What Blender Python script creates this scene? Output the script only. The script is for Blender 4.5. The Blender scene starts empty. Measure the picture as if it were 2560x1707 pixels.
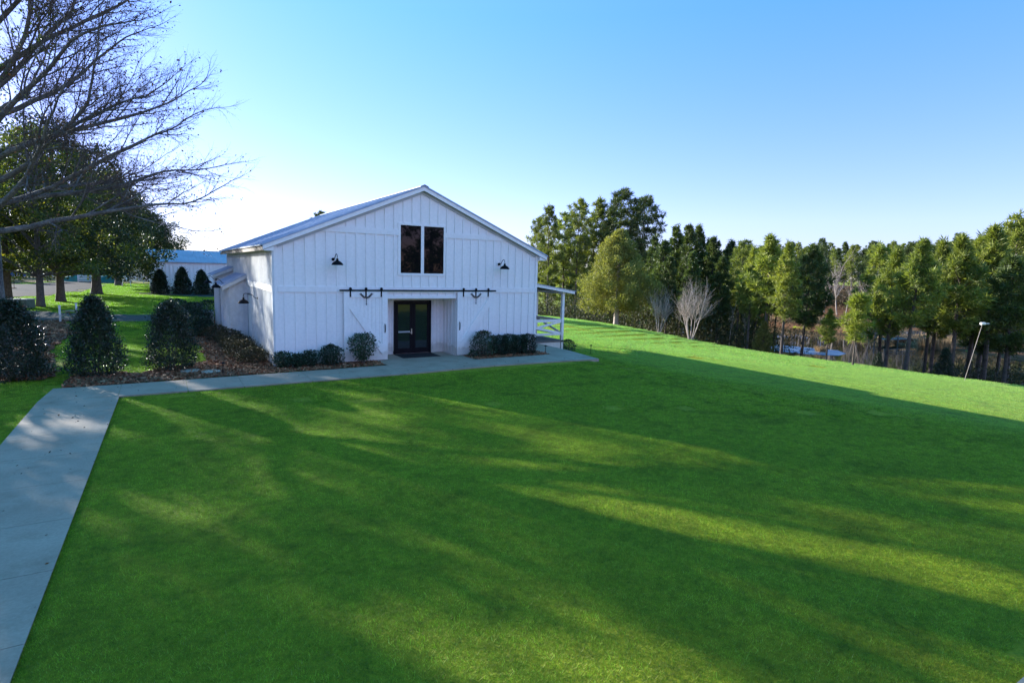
import bpy, math, random
import numpy as np
from mathutils import Vector, Matrix

random.seed(7)
rng = np.random.default_rng(11)
S = bpy.context.scene
COL = S.collection

# ------------------------------------------------------------------ camera
FPX, CW = 1443.95, 2560.0
YAW, PIT, ROLL = math.radians(31.368), math.radians(7.039), math.radians(1.476)
CAM = np.array([-3.765, -23.965, 3.993])
_F = np.array([math.sin(YAW), math.cos(YAW), 0]); _R = np.array([math.cos(YAW), -math.sin(YAW), 0]); _U = np.array([0, 0, 1.0])
FW = _F * math.cos(PIT) - _U * math.sin(PIT)
_u2 = _U * math.cos(PIT) + _F * math.sin(PIT)
RT = _R * math.cos(ROLL) + _u2 * math.sin(ROLL)
UP = _u2 * math.cos(ROLL) - _R * math.sin(ROLL)
cd = bpy.data.cameras.new('camera'); cam = bpy.data.objects.new('camera', cd); COL.objects.link(cam)
cd.sensor_width = 36; cd.lens = FPX / CW * 36; cd.clip_end = 4000; cd.clip_start = 0.1
M = Matrix(((RT[0], UP[0], -FW[0], CAM[0]), (RT[1], UP[1], -FW[1], CAM[1]), (RT[2], UP[2], -FW[2], CAM[2]), (0, 0, 0, 1)))
cam.matrix_world = M
S.camera = cam

# ------------------------------------------------------------------ light
SUN_AZ, SUN_EL = math.radians(-25.5), math.radians(14.5)      # azimuth from +Y towards +X
w = bpy.data.worlds.new('World'); S.world = w; w.use_nodes = True
nt = w.node_tree; nt.nodes.clear()
sky = nt.nodes.new('ShaderNodeTexSky'); sky.sky_type = 'NISHITA'; sky.sun_disc = False
sky.sun_elevation = SUN_EL; sky.sun_rotation = SUN_AZ; sky.altitude = 100
sky.air_density = 1.0; sky.dust_density = 0.1; sky.ozone_density = 2.2
hs = nt.nodes.new('ShaderNodeHueSaturation'); hs.inputs['Saturation'].default_value = 1.42
bg = nt.nodes.new('ShaderNodeBackground'); bg.inputs['Strength'].default_value = 0.15
wo = nt.nodes.new('ShaderNodeOutputWorld')
nt.links.new(sky.outputs[0], hs.inputs['Color']); tn = nt.nodes.new('ShaderNodeMix'); tn.data_type = 'RGBA'; tn.blend_type = 'MULTIPLY'; tn.inputs[0].default_value = 1.0
tn.inputs[7].default_value = (1.72, 1.04, 1.38, 1)
gm = nt.nodes.new('ShaderNodeGamma'); gm.inputs['Gamma'].default_value = 0.82
nt.links.new(hs.outputs[0], gm.inputs[0]); nt.links.new(gm.outputs[0], tn.inputs[6]); tc = nt.nodes.new('ShaderNodeTexCoord'); sz = nt.nodes.new('ShaderNodeSeparateXYZ'); nt.links.new(tc.outputs['Generated'], sz.inputs[0])
cr = nt.nodes.new('ShaderNodeValToRGB'); cr.color_ramp.elements[0].position = 0.0; cr.color_ramp.elements[0].color = (0.3, 0.58, 0.9, 1)
cr.color_ramp.elements[1].position = 0.38; cr.color_ramp.elements[1].color = (1, 1, 1, 1); e_ = cr.color_ramp.elements.new(0.62); e_.color = (2.3, 1.35, 0.85, 1); nt.links.new(sz.outputs[2], cr.inputs[0])
t2_ = nt.nodes.new('ShaderNodeMix'); t2_.data_type = 'RGBA'; t2_.blend_type = 'MULTIPLY'; t2_.inputs[0].default_value = 1.0
nt.links.new(tn.outputs[2], t2_.inputs[6]); nt.links.new(cr.outputs[0], t2_.inputs[7]); mr_ = nt.nodes.new('ShaderNodeMapRange'); mr_.inputs[1].default_value = 0.0; mr_.inputs[2].default_value = -0.5; nt.links.new(sz.outputs[1], mr_.inputs[0])
t3_ = nt.nodes.new('ShaderNodeMix'); t3_.data_type = 'RGBA'; t3_.blend_type = 'MULTIPLY'; t3_.inputs[7].default_value = (1.85, 1.22, 1.14, 1)      # sky away from the sun tinted warmer to light the barn front
nt.links.new(mr_.outputs[0], t3_.inputs[0]); nt.links.new(t2_.outputs[2], t3_.inputs[6]); nt.links.new(t3_.outputs[2], bg.inputs['Color']); nt.links.new(bg.outputs[0], wo.inputs['Surface'])
sl = bpy.data.lights.new('sun', 'SUN'); sl.energy = 5.0; sl.angle = math.radians(0.5); sl.color = (1.0, 0.975, 0.91)
sun = bpy.data.objects.new('sun', sl); COL.objects.link(sun)
sd = Vector((math.sin(SUN_AZ) * math.cos(SUN_EL), math.cos(SUN_AZ) * math.cos(SUN_EL), math.sin(SUN_EL)))
sun.rotation_euler = sd.to_track_quat('Z', 'Y').to_euler()
sun.location = (-40, 60, 40)
S.view_settings.view_transform = 'Standard'; S.view_settings.look = 'None'
S.view_settings.exposure = 1.4; S.view_settings.gamma = 1.0
S.cycles.max_bounces = 6; S.cycles.transparent_max_bounces = 8

# ------------------------------------------------------------------ helpers: picture ray -> place
def ray(px, py): return FW + RT * (px - 1280) / FPX - UP * (py - 853.5) / FPX
def plan(px, D, py=760):
    p = CAM + ray(px, py) * D
    return float(p[0]), float(p[1])
def hz(px): return 642 + (px / 2560) * 66.0           # horizon row
def gp(px, py, z=0.0):
    d = ray(px, py); t = (z - CAM[2]) / d[2]; return CAM + d * t
def smooth(a, b, x):
    t = np.clip((x - a) / (b - a), 0, 1); return t * t * (3 - 2 * t)
def terr(x, y):
    """ground height"""
    x = np.asarray(x, float); y = np.asarray(y, float)
    t = x + 0.10 * y + np.clip(-y - 5, 0, 30) * -0.12
    z = -0.05 + 0 * t
    z = z - 0.42 * smooth(11.5, 17.5, t) - 0.047 * np.clip(t - 15, 0, 21) - 0.04 * np.clip(t - 13, 0, 4)
    z = z - 5.35 * smooth(30.5, 69, t) + 0.85 * smooth(4, 24, y) * smooth(24, 36, t) * (1 - smooth(60, 75, t))
    z = z + 0.06 * np.sin(x * 0.35 + y * 0.21) * smooth(16, 26, t)
    # pond hollow
    d = np.sqrt(((x - 92 - (y - 34) * .3) / 21) ** 2 + ((y - 34) / 48) ** 2)
    z = z - 1.7 * (1 - smooth(0.85, 1.08, d))
    # rise behind the pond
    z = z + 5.5 * smooth(116, 180, t)
    # northern woods stay higher
    z = z + 2.2 * smooth(60, 110, y) * smooth(30, 60, x)
    # left far side almost level
    z = z + 0.25 * smooth(60, 110, y) * (1 - smooth(-5, 30, x))
    return z
def tz(x, y): return float(terr(x, y))

# ------------------------------------------------------------------ materials
def ramp(nt, fac, stops):
    r = nt.nodes.new('ShaderNodeValToRGB')
    el = r.color_ramp.elements
    el[0].position, el[0].color = stops[0][0], (*stops[0][1], 1)
    el[1].position, el[1].color = stops[-1][0], (*stops[-1][1], 1)
    for p, c in stops[1:-1]:
        e = el.new(p); e.color = (*c, 1)
    nt.links.new(fac, r.inputs['Fac']); return r.outputs['Color']
def noise(nt, scale, detail=4, rough=0.6, vec=None, dist=0.0):
    n = nt.nodes.new('ShaderNodeTexNoise'); n.inputs['Scale'].default_value = scale
    n.inputs['Detail'].default_value = detail; n.inputs['Roughness'].default_value = rough
    n.inputs['Distortion'].default_value = dist
    if vec is None:
        g = nt.nodes.new('ShaderNodeNewGeometry'); vec = g.outputs['Position']
    nt.links.new(vec, n.inputs['Vector']); return n.outputs['Fac']
def mixc(nt, fac, a, b, mode='MIX'):
    m = nt.nodes.new('ShaderNodeMix'); m.data_type = 'RGBA'; m.blend_type = mode
    for s, v in ((m.inputs[0], fac), (m.inputs[6], a), (m.inputs[7], b)):
        if hasattr(v, 'is_output') or isinstance(v, bpy.types.NodeSocket): nt.links.new(v, s)
        elif isinstance(v, tuple): s.default_value = (*v, 1)
        else: s.default_value = v
    return m.outputs[2]
def base(name):
    m = bpy.data.materials.new(name); m.use_nodes = True
    return m, m.node_tree, m.node_tree.nodes['Principled BSDF']
def bump(nt, h, strength, dist, bs):
    b = nt.nodes.new('ShaderNodeBump'); b.inputs['Strength'].default_value = strength; b.inputs['Distance'].default_value = dist
    nt.links.new(h, b.inputs['Height']); nt.links.new(b.outputs[0], bs.inputs['Normal'])
def surf(name, c1, c2, scale=3, rough=0.7, bscale=None, bstr=0.3, bdist=0.01, metal=0.0, spec=0.5, fine=None, dirt=False):
    m, nt, bs = base(name)
    f = noise(nt, scale)
    c = ramp(nt, f, [(0.3, c1), (0.7, c2)])
    if fine:
        f2 = noise(nt, fine[0], 3)
        v = ramp(nt, f2, [(0.35, (fine[1],) * 3), (0.65, (fine[2],) * 3)])
        c = mixc(nt, 1.0, c, v, 'MULTIPLY')
    nt.links.new(c, bs.inputs['Base Color'])
    bs.inputs['Roughness'].default_value = rough; bs.inputs['Metallic'].default_value = metal
    bs.inputs['Specular IOR Level'].default_value = spec
    if bscale: bump(nt, noise(nt, bscale, 5), bstr, bdist, bs)
    if dirt:
        g = nt.nodes.new('ShaderNodeNewGeometry'); sp = nt.nodes.new('ShaderNodeSeparateXYZ'); nt.links.new(g.outputs['Position'], sp.inputs[0])
        ad = nt.nodes.new('ShaderNodeMath'); ad.operation = 'MULTIPLY_ADD'; nt.links.new(noise(nt, 3, 5), ad.inputs[0]); ad.inputs[1].default_value = -0.7; nt.links.new(sp.outputs[2], ad.inputs[2])
        v = ramp(nt, ad.outputs[0], [(0.0, (0.72, 0.69, 0.64)), (0.1, (0.92, 0.91, 0.89)), (0.3, (1, 1, 1))])
        st = nt.nodes.new('ShaderNodeMapping'); st.inputs['Scale'].default_value = (2.5, 2.5, 0.12); nt.links.new(g.outputs['Position'], st.inputs[0])
        v2 = ramp(nt, noise(nt, 2.0, 4, 0.6, st.outputs[0]), [(0.35, (0.97, 0.97, 0.965)), (0.6, (1, 1, 1))])
        nt.links.new(mixc(nt, 1.0, mixc(nt, 1.0, c, v, 'MULTIPLY'), v2, 'MULTIPLY'), bs.inputs['Base Color'])
    return m
def leafmat(name, c1, c2, c3=None, rough=0.5, trans=0.3, tcol=None, spec=0.4, big=0.35):
    """foliage: colour varies leaf by leaf and clump by clump, some light passes through"""
    m, nt, bs = base(name)
    g = nt.nodes.new('ShaderNodeNewGeometry')
    oi = nt.nodes.new('ShaderNodeObjectInfo')
    stops = [(0.0, c1), (0.75, c2), (0.86, c2), (1.0, c3 or c2)]
    c = ramp(nt, g.outputs['Random Per Island'], stops)
    f = noise(nt, big, 3)
    v = ramp(nt, f, [(0.3, (0.7, 0.75, 0.75)), (0.7, (1.3, 1.2, 1.0))])
    c = mixc(nt, 1.0, c, v, 'MULTIPLY')
    r = nt.nodes.new('ShaderNodeMapRange'); r.inputs[3].default_value = 0.8; r.inputs[4].default_value = 1.2
    nt.links.new(oi.outputs['Random'], r.inputs[0])
    vm = nt.nodes.new('ShaderNodeVectorMath'); vm.operation = 'SCALE'
    nt.links.new(c, vm.inputs[0]); nt.links.new(r.outputs[0], vm.inputs['Scale'])
    c = vm.outputs[0]
    nt.links.new(c, bs.inputs['Base Color']); bs.inputs['Roughness'].default_value = rough
    bs.inputs['Specular IOR Level'].default_value = spec
    if trans > 0:
        tr = nt.nodes.new('ShaderNodeBsdfTranslucent')
        t2 = mixc(nt, 1.0, c, tcol or (1.5, 1.6, 0.7), 'MULTIPLY')
        nt.links.new(t2, tr.inputs['Color'])
        mx = nt.nodes.new('ShaderNodeMixShader'); mx.inputs[0].default_value = trans
        nt.links.new(bs.outputs[0], mx.inputs[1]); nt.links.new(tr.outputs[0], mx.inputs[2])
        nt.links.new(mx.outputs[0], nt.nodes['Material Output'].inputs['Surface'])
    return m

MT = {}
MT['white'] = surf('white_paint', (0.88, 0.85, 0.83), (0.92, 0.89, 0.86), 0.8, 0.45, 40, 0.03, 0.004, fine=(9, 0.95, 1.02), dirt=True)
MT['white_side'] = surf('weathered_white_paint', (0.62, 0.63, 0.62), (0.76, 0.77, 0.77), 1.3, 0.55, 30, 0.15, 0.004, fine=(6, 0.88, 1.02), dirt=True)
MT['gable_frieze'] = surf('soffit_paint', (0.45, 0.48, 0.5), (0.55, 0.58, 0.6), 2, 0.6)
MT['roof'] = surf('galvanised_roof', (0.3, 0.38, 0.5), (0.4, 0.48, 0.6), 0.5, 0.55, metal=0.1, spec=0.3, fine=(3, 0.9, 1.05))
MT['eave_wood'] = surf('weathered_eave_wood', (0.16, 0.13, 0.1), (0.28, 0.23, 0.18), 3, 0.8, 20, 0.4, 0.01)
MT['black'] = surf('black_metal', (0.008, 0.009, 0.012), (0.01, 0.01, 0.012), 5, 0.6, spec=0.08)
MT['door_black'] = surf('black_door_paint', (0.006, 0.006, 0.009), (0.009, 0.009, 0.012), 3, 0.4, spec=0.1)
MT['steel'] = surf('brushed_steel', (0.5, 0.5, 0.5), (0.62, 0.6, 0.58), 8, 0.3, metal=0.8)
MT['seam'] = surf('pale_bar', (0.3, 0.34, 0.34), (0.4, 0.44, 0.44), 8, 0.4)
MT['rubber'] = surf('black_mat', (0.008, 0.008, 0.01), (0.016, 0.016, 0.018), 20, 0.9, 120, 0.5, 0.005)
MT['bark'] = surf('bark', (0.06, 0.045, 0.035), (0.15, 0.12, 0.095), 6, 0.9, 14, 0.9, 0.04, fine=(25, 0.7, 1.15))
MT['bark_oak'] = surf('lichen_bark', (0.06, 0.055, 0.05), (0.2, 0.2, 0.185), 2.2, 0.9, 18, 0.8, 0.03, fine=(12, 0.6, 1.25))
MT['twig'] = surf('twigs', (0.05, 0.04, 0.037), (0.1, 0.08, 0.07), 3, 0.85)
MT['bark_pine'] = surf('pine_bark', (0.06, 0.045, 0.035), (0.13, 0.1, 0.08), 3, 0.9, 12, 0.8, 0.03)
MT['bark_pale'] = surf('pale_bark', (0.32, 0.25, 0.21), (0.5, 0.42, 0.37), 3, 0.8, 14, 0.4, 0.01)
MT['bark_grey'] = surf('grey_twigs', (0.24, 0.2, 0.165), (0.42, 0.35, 0.29), 1.5, 0.85)
MT['pot'] = surf('terracotta', (0.35, 0.1, 0.05), (0.45, 0.15, 0.08), 6, 0.8)
MT['stone'] = surf('pale_stone', (0.3, 0.28, 0.24), (0.42, 0.4, 0.34), 5, 0.8, 30, 0.4, 0.01)
MT['wood'] = surf('mossy_wood', (0.2, 0.18, 0.1), (0.36, 0.3, 0.2), 4, 0.8, 30, 0.4, 0.01)
MT['dock'] = surf('grey_dock_wood', (0.07, 0.065, 0.06), (0.17, 0.16, 0.15), 2, 0.8, 20, 0.4, 0.01)
MT['utility'] = surf('green_cabinet_paint', (0.08, 0.1, 0.06), (0.14, 0.16, 0.1), 3, 0.6)
MT['utility_lid'] = surf('pale_lid', (0.4, 0.4, 0.32), (0.5, 0.5, 0.42), 3, 0.6)  # lid in a paler tone than the housing
MT['carblue'] = surf('blue_car_paint', (0.03, 0.09, 0.25), (0.05, 0.13, 0.32), 1, 0.25, metal=0.3)
MT['carpale'] = surf('pale_car_paint', (0.4, 0.45, 0.5), (0.5, 0.55, 0.6), 1, 0.25, metal=0.3)
MT['tarp'] = surf('teal_tarp', (0.01, 0.14, 0.13), (0.02, 0.22, 0.2), 2, 0.6, 6, 0.6, 0.05)
MT['tyre'] = surf('tyre_rubber', (0.01, 0.01, 0.01), (0.02, 0.02, 0.02), 9, 0.8)
MT['metalgrey'] = surf('grey_cabinet', (0.3, 0.33, 0.36), (0.4, 0.43, 0.46), 4, 0.5)
MT['orange'] = surf('orange_cushion', (0.7, 0.25, 0.08), (0.8, 0.33, 0.12), 5, 0.8)
MT['wicker'] = surf('dark_wicker', (0.03, 0.025, 0.022), (0.07, 0.06, 0.05), 30, 0.7)
MT['reed'] = leafmat('dry_reed', (0.26, 0.18, 0.1), (0.42, 0.3, 0.18), (0.6, 0.46, 0.3), 0.8, 0.2, (1.1, 1.0, 0.8))

m, nt_, bs = base('window_glass')
bs.inputs['Base Color'].default_value = (0.006, 0.006, 0.007, 1); bs.inputs['Roughness'].default_value = 0.02; bs.inputs['Specular IOR Level'].default_value = 0.15
bump(nt_, noise(nt_, 1.2, 2), 0.05, 0.02, bs)
MT['glass'] = m
m, nt_, bs = base('door_glass')
bs.inputs['Base Color'].default_value = (0.014, 0.018, 0.022, 1); bs.inputs['Roughness'].default_value = 0.03; bs.inputs['Specular IOR Level'].default_value = 0.7
bump(nt_, noise(nt_, 2.5, 2), 0.08, 0.02, bs)
MT['dglass'] = m

# concrete
m, nt_, bs = base('concrete')
c = ramp(nt_, noise(nt_, 0.9, 5), [(0.3, (0.36, 0.265, 0.2)), (0.7, (0.45, 0.345, 0.265))])
v = ramp(nt_, noise(nt_, 22, 4), [(0.3, (0.86,) * 3), (0.7, (1.06,) * 3)])
c = mixc(nt_, 1.0, c, v, 'MULTIPLY')
spots = ramp(nt_, noise(nt_, 1.6, 6, 0.7), [(0.5, (1, 1, 1)), (0.62, (0.82, 0.81, 0.78)), (0.75, (0.62, 0.6, 0.56))])
c = mixc(nt_, 0.7, c, spots, 'MULTIPLY')
nt_.links.new(c, bs.inputs['Base Color']); bs.inputs['Roughness'].default_value = 0.85
bump(nt_, noise(nt_, 60, 4), 0.25, 0.004, bs); MT['concrete'] = m

# gravel
m, nt_, bs = base('gravel')
c = ramp(nt_, noise(nt_, 14, 5, 0.8), [(0.3, (0.05, 0.047, 0.045)), (0.55, (0.1, 0.096, 0.09)), (0.75, (0.2, 0.19, 0.18))])
nt_.links.new(c, bs.inputs['Base Color']); bs.inputs['Roughness'].default_value = 0.95
bump(nt_, noise(nt_, 18, 4, 0.8), 0.8, 0.03, bs); bs.inputs['Specular IOR Level'].default_value = 0.05; MT['gravel'] = m

MT['road'] = surf('shade_toned_gravel', (0.045, 0.045, 0.048), (0.085, 0.083, 0.085), 0.6, 0.95, 20, 0.5, 0.02, spec=0.03, fine=(10, 0.7, 1.3))  # gravel darkened for the road: tree shade put into its colour
# mulch
m, nt_, bs = base('mulch')
c = ramp(nt_, noise(nt_, 30, 5, 0.8), [(0.3, (0.05, 0.02, 0.01)), (0.5, (0.16, 0.065, 0.035)), (0.72, (0.32, 0.15, 0.08))])
nt_.links.new(c, bs.inputs['Base Color']); bs.inputs['Roughness'].default_value = 0.9
bump(nt_, noise(nt_, 26, 5, 0.8), 1.0, 0.04, bs); bs.inputs['Specular IOR Level'].default_value = 0.05; MT['mulch'] = m
MT['chip'] = leafmat('mulch_chips', (0.12, 0.05, 0.025), (0.28, 0.13, 0.07), (0.48, 0.28, 0.18), 0.75, 0.0)
MT['straw'] = surf('pine_straw', (0.09, 0.045, 0.025), (0.22, 0.11, 0.06), 1.2, 0.9, 12, 0.8, 0.04, spec=0.03, fine=(14, 0.6, 1.3))
MT['brown_grass'] = surf('dormant_grass', (0.12, 0.075, 0.035), (0.2, 0.14, 0.055), 0.4, 0.9, 20, 0.6, 0.03, spec=0.03, fine=(6, 0.7, 1.2))

# lawn ground
m, nt_, bs = base('lawn')
big = noise(nt_, 0.25, 4, 0.6)
c = ramp(nt_, big, [(0.3, (0.22, 0.24, 0.012)), (0.7, (0.31, 0.33, 0.018))])
c2 = ramp(nt_, noise(nt_, 9, 5, 0.75), [(0.3, (0.55, 0.6, 0.5)), (0.7, (1.3, 1.25, 1.2))])
c = mixc(nt_, 1.0, c, c2, 'MULTIPLY')
nt_.links.new(c, bs.inputs['Base Color']); bs.inputs['Roughness'].default_value = 0.85; bs.inputs['Specular IOR Level'].default_value = 0.15
bump(nt_, noise(nt_, 12, 5, 0.8), 1.0, 0.05, bs); MT['lawn'] = m
# grass blades
m, nt_, bs = base('grass_blades')
g = nt_.nodes.new('ShaderNodeNewGeometry')
c = ramp(nt_, g.outputs['Random Per Island'], [(0.0, (0.07, 0.09, 0.006)), (0.3, (0.24, 0.27, 0.014)), (0.65, (0.34, 0.38, 0.02)), (0.93, (0.46, 0.52, 0.06)), (1.0, (0.45, 0.42, 0.14))])
v = ramp(nt_, noise(nt_, 0.3, 5, 0.65), [(0.3, (0.75, 0.8, 0.75)), (0.7, (1.2, 1.15, 1.1))])
v2 = ramp(nt_, noise(nt_, 3.5, 6, 0.8), [(0.34, (0.45, 0.5, 0.5)), (0.5, (0.95, 0.95, 0.9)), (0.66, (1.35, 1.3, 1.3))])
c = mixc(nt_, 1.0, mixc(nt_, 1.0, c, v, 'MULTIPLY'), v2, 'MULTIPLY')
v3 = ramp(nt_, noise(nt_, 0.8, 6, 0.75, dist=0.6), [(0.36, (0.5, 0.52, 0.6)), (0.48, (1, 1, 1)), (0.66, (1.0, 1.0, 1.0)), (0.78, (1.25, 1.1, 1.3))])
c = mixc(nt_, 1.0, c, v3, 'MULTIPLY')
sx = nt_.nodes.new('ShaderNodeSeparateXYZ'); nt_.links.new(g.outputs['Position'], sx.inputs[0])      # blade colour blends paler towards the far slope
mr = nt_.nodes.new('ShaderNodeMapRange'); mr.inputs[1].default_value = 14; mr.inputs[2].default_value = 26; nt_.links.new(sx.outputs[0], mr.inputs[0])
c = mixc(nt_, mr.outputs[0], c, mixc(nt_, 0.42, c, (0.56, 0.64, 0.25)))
nt_.links.new(c, bs.inputs['Base Color']); bs.inputs['Roughness'].default_value = 0.6; bs.inputs['Specular IOR Level'].default_value = 0.3
tr = nt_.nodes.new('ShaderNodeBsdfTranslucent'); nt_.links.new(mixc(nt_, 1.0, c, (0.9, 1.75, 1.1), 'MULTIPLY'), tr.inputs['Color'])
mx = nt_.nodes.new('ShaderNodeMixShader'); mx.inputs[0].default_value = 0.4
nt_.links.new(bs.outputs[0], mx.inputs[1]); nt_.links.new(tr.outputs[0], mx.inputs[2])
nt_.links.new(mx.outputs[0], nt_.nodes['Material Output'].inputs['Surface'])
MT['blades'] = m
# water
m, nt_, bs = base('pond_water')
bs.inputs['Base Color'].default_value = (0.022, 0.02, 0.009, 1); bs.inputs['Roughness'].default_value = 0.04
bump(nt_, noise(nt_, 1.5, 3), 0.06, 0.03, bs); MT['water'] = m
m, nt_, bs = base('thin_ice')
bs.inputs['Base Color'].default_value = (0.14, 0.2, 0.3, 1); bs.inputs['Roughness'].default_value = 0.32
MT['ice'] = m
m, nt_, bs = base('car_glass')
bs.inputs['Base Color'].default_value = (0.01, 0.012, 0.015, 1); bs.inputs['Roughness'].default_value = 0.05
MT['carglass'] = m

MT['holly'] = leafmat('holly_leaf', (0.014, 0.026, 0.016), (0.026, 0.045, 0.024), (0.05, 0.07, 0.035), 0.33, 0.08, spec=0.45, big=1.5)
MT['box'] = leafmat('boxwood_leaf', (0.012, 0.026, 0.016), (0.022, 0.046, 0.024), (0.04, 0.07, 0.035), 0.4, 0.15, big=1.5)
MT['camellia'] = leafmat('camellia_leaf', (0.02, 0.045, 0.022), (0.035, 0.075, 0.035), (0.06, 0.11, 0.05), 0.3, 0.15, spec=0.5, big=1.5)
MT['loro'] = leafmat('bronze_leaf', (0.035, 0.03, 0.018), (0.05, 0.05, 0.025), (0.09, 0.06, 0.035), 0.6, 0.15, big=1.0)
MT['redleaf'] = leafmat('red_tinged_leaf', (0.02, 0.045, 0.025), (0.04, 0.07, 0.035), (0.2, 0.035, 0.03), 0.4, 0.15, big=1.5)
MT['evergreen'] = leafmat('evergreen_leaf', (0.02, 0.034, 0.014), (0.042, 0.062, 0.02), (0.15, 0.15, 0.03), 0.55, 0.25, big=0.4)
MT['evergreen2'] = leafmat('oak_leaf', (0.04, 0.055, 0.014), (0.08, 0.1, 0.022), (0.32, 0.28, 0.035), 0.55, 0.4, big=0.5)
MT['cedar'] = leafmat('cedar_leaf', (0.13, 0.135, 0.04), (0.22, 0.22, 0.06), (0.3, 0.28, 0.08), 0.75, 0.3, big=0.9)
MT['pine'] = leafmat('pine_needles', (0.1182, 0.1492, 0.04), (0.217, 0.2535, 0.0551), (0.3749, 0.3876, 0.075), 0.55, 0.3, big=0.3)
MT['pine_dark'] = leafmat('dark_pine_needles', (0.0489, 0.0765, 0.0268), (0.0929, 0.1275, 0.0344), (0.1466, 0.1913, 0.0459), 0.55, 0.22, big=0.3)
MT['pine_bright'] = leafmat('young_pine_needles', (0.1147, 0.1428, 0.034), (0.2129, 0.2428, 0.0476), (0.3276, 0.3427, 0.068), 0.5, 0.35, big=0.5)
MT['brown_leaf'] = leafmat('dry_oak_leaf', (0.05, 0.03, 0.018), (0.09, 0.055, 0.03), (0.2, 0.13, 0.05), 0.7, 0.15, (1.2, 1.0, 0.7))
MT['mistletoe'] = leafmat('mistletoe_leaf', (0.039, 0.0585, 0.0156), (0.078, 0.1105, 0.026), (0.143, 0.169, 0.0325), 0.5, 0.3, big=1.0)
MT['scrub'] = leafmat('winter_scrub', (0.105, 0.0825, 0.0525), (0.18, 0.135, 0.075), (0.3, 0.21, 0.12), 0.8, 0.2, (1.1, 1, 0.8))
MT['underbrush'] = leafmat('underbrush_leaf', (0.036, 0.042, 0.0192), (0.06, 0.066, 0.0264), (0.108, 0.084, 0.042), 0.7, 0.2)

# ------------------------------------------------------------------ mesh helpers
class MB:
    def __init__(s): s.v = []; s.f = []; s.n = 0
    def add(s, v, f):
        v = np.asarray(v, float).reshape(-1, 3); s.v.append(v)
        s.f.extend([tuple(int(i) + s.n for i in q) for q in f]); s.n += len(v); return s
    def box(s, x0, x1, y0, y1, z0, z1):
        v = [(x, y, z) for z in (z0, z1) for y in (y0, y1) for x in (x0, x1)]
        return s.add(v, [(0, 2, 3, 1), (4, 5, 7, 6), (0, 1, 5, 4), (2, 6, 7, 3), (0, 4, 6, 2), (1, 3, 7, 5)])
    def prism(s, poly, axis, a, b):
        """extrude a 2D polygon along an axis ('x','y','z') from a to b"""
        P = []
        for t in (a, b):
            for p, q in poly:
                P.append({'x': (t, p, q), 'y': (p, t, q), 'z': (p, q, t)}[axis])
        n = len(poly)
        F = [tuple(range(n)), tuple(range(2 * n - 1, n - 1, -1))] + [(i, (i + 1) % n, n + (i + 1) % n, n + i) for i in range(n)]
        return s.add(P, F)
    def tube(s, pts, rad, n=6, cap=True):
        pts = np.asarray(pts, float); k = len(pts)
        if np.isscalar(rad): rad = [rad] * k
        tan = np.gradient(pts, axis=0); tan /= np.linalg.norm(tan, axis=1)[:, None] + 1e-9
        ref = np.array([0, 0, 1.0]) if abs(tan[:, 2]).mean() < 0.8 else np.array([1.0, 0, 0])
        A = np.cross(tan, ref); A /= np.linalg.norm(A, axis=1)[:, None] + 1e-9
        B = np.cross(tan, A)
        a = np.arange(n) * 2 * math.pi / n
        V = pts[:, None, :] + np.asarray(rad)[:, None, None] * (A[:, None, :] * np.cos(a)[None, :, None] + B[:, None, :] * np.sin(a)[None, :, None])
        F = [(i * n + j, i * n + (j + 1) % n, (i + 1) * n + (j + 1) % n, (i + 1) * n + j) for i in range(k - 1) for j in range(n)]
        if cap: F += [tuple(range(n - 1, -1, -1)), tuple((k - 1) * n + j for j in range(n))]
        return s.add(V.reshape(-1, 3), F)
    def bar(s, p, q, w, h, up=(0, 0, 1)):
        p = np.array(p, float); q = np.array(q, float); d = q - p; L = np.linalg.norm(d); d /= L
        u = np.array(up, float); a = np.cross(d, u); a /= np.linalg.norm(a); u = np.cross(a, d)
        V = [e + a * w / 2 * i + u * h / 2 * j for e in (p, q) for i, j in ((-1, -1), (1, -1), (1, 1), (-1, 1))]
        return s.add(V, [(3, 2, 1, 0), (4, 5, 6, 7), (0, 1, 5, 4), (1, 2, 6, 5), (2, 3, 7, 6), (3, 0, 4, 7)])
    def lathe(s, prof, c, n=20, axis='z'):
        c = np.array(c, float); k = len(prof); V = []
        for r, z in prof:
            for j in range(n):
                a = 2 * math.pi * j / n
                V.append(c + ((r * math.cos(a), r * math.sin(a), z) if axis == 'z' else (r * math.cos(a), z, r * math.sin(a))))
        F = [(i * n + j, i * n + (j + 1) % n, (i + 1) * n + (j + 1) % n, (i + 1) * n + j) for i in range(k - 1) for j in range(n)]
        F += [tuple(range(n - 1, -1, -1)), tuple((k - 1) * n + j for j in range(n))]
        return s.add(V, F)
    def build(s, name, mat, parent=None, smooth_=False, bevel=0.0):
        me = bpy.data.meshes.new(name)
        V = np.concatenate(s.v) if s.v else np.zeros((0, 3))
        me.from_pydata(V.tolist(), [], s.f); me.update()
        return link(name, me, mat, parent, smooth_, bevel)
def link(name, me, mat, parent=None, smooth_=False, bevel=0.0):
    o = bpy.data.objects.new(name, me); COL.objects.link(o)
    me.materials.append(MT[mat] if isinstance(mat, str) else mat)
    if smooth_: me.polygons.foreach_set('use_smooth', [True] * len(me.polygons))
    if parent is not None: o.parent = parent
    if bevel:
        b = o.modifiers.new('bevel', 'BEVEL'); b.width = bevel; b.segments = 2; b.limit_method = 'ANGLE'
    return o
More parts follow.
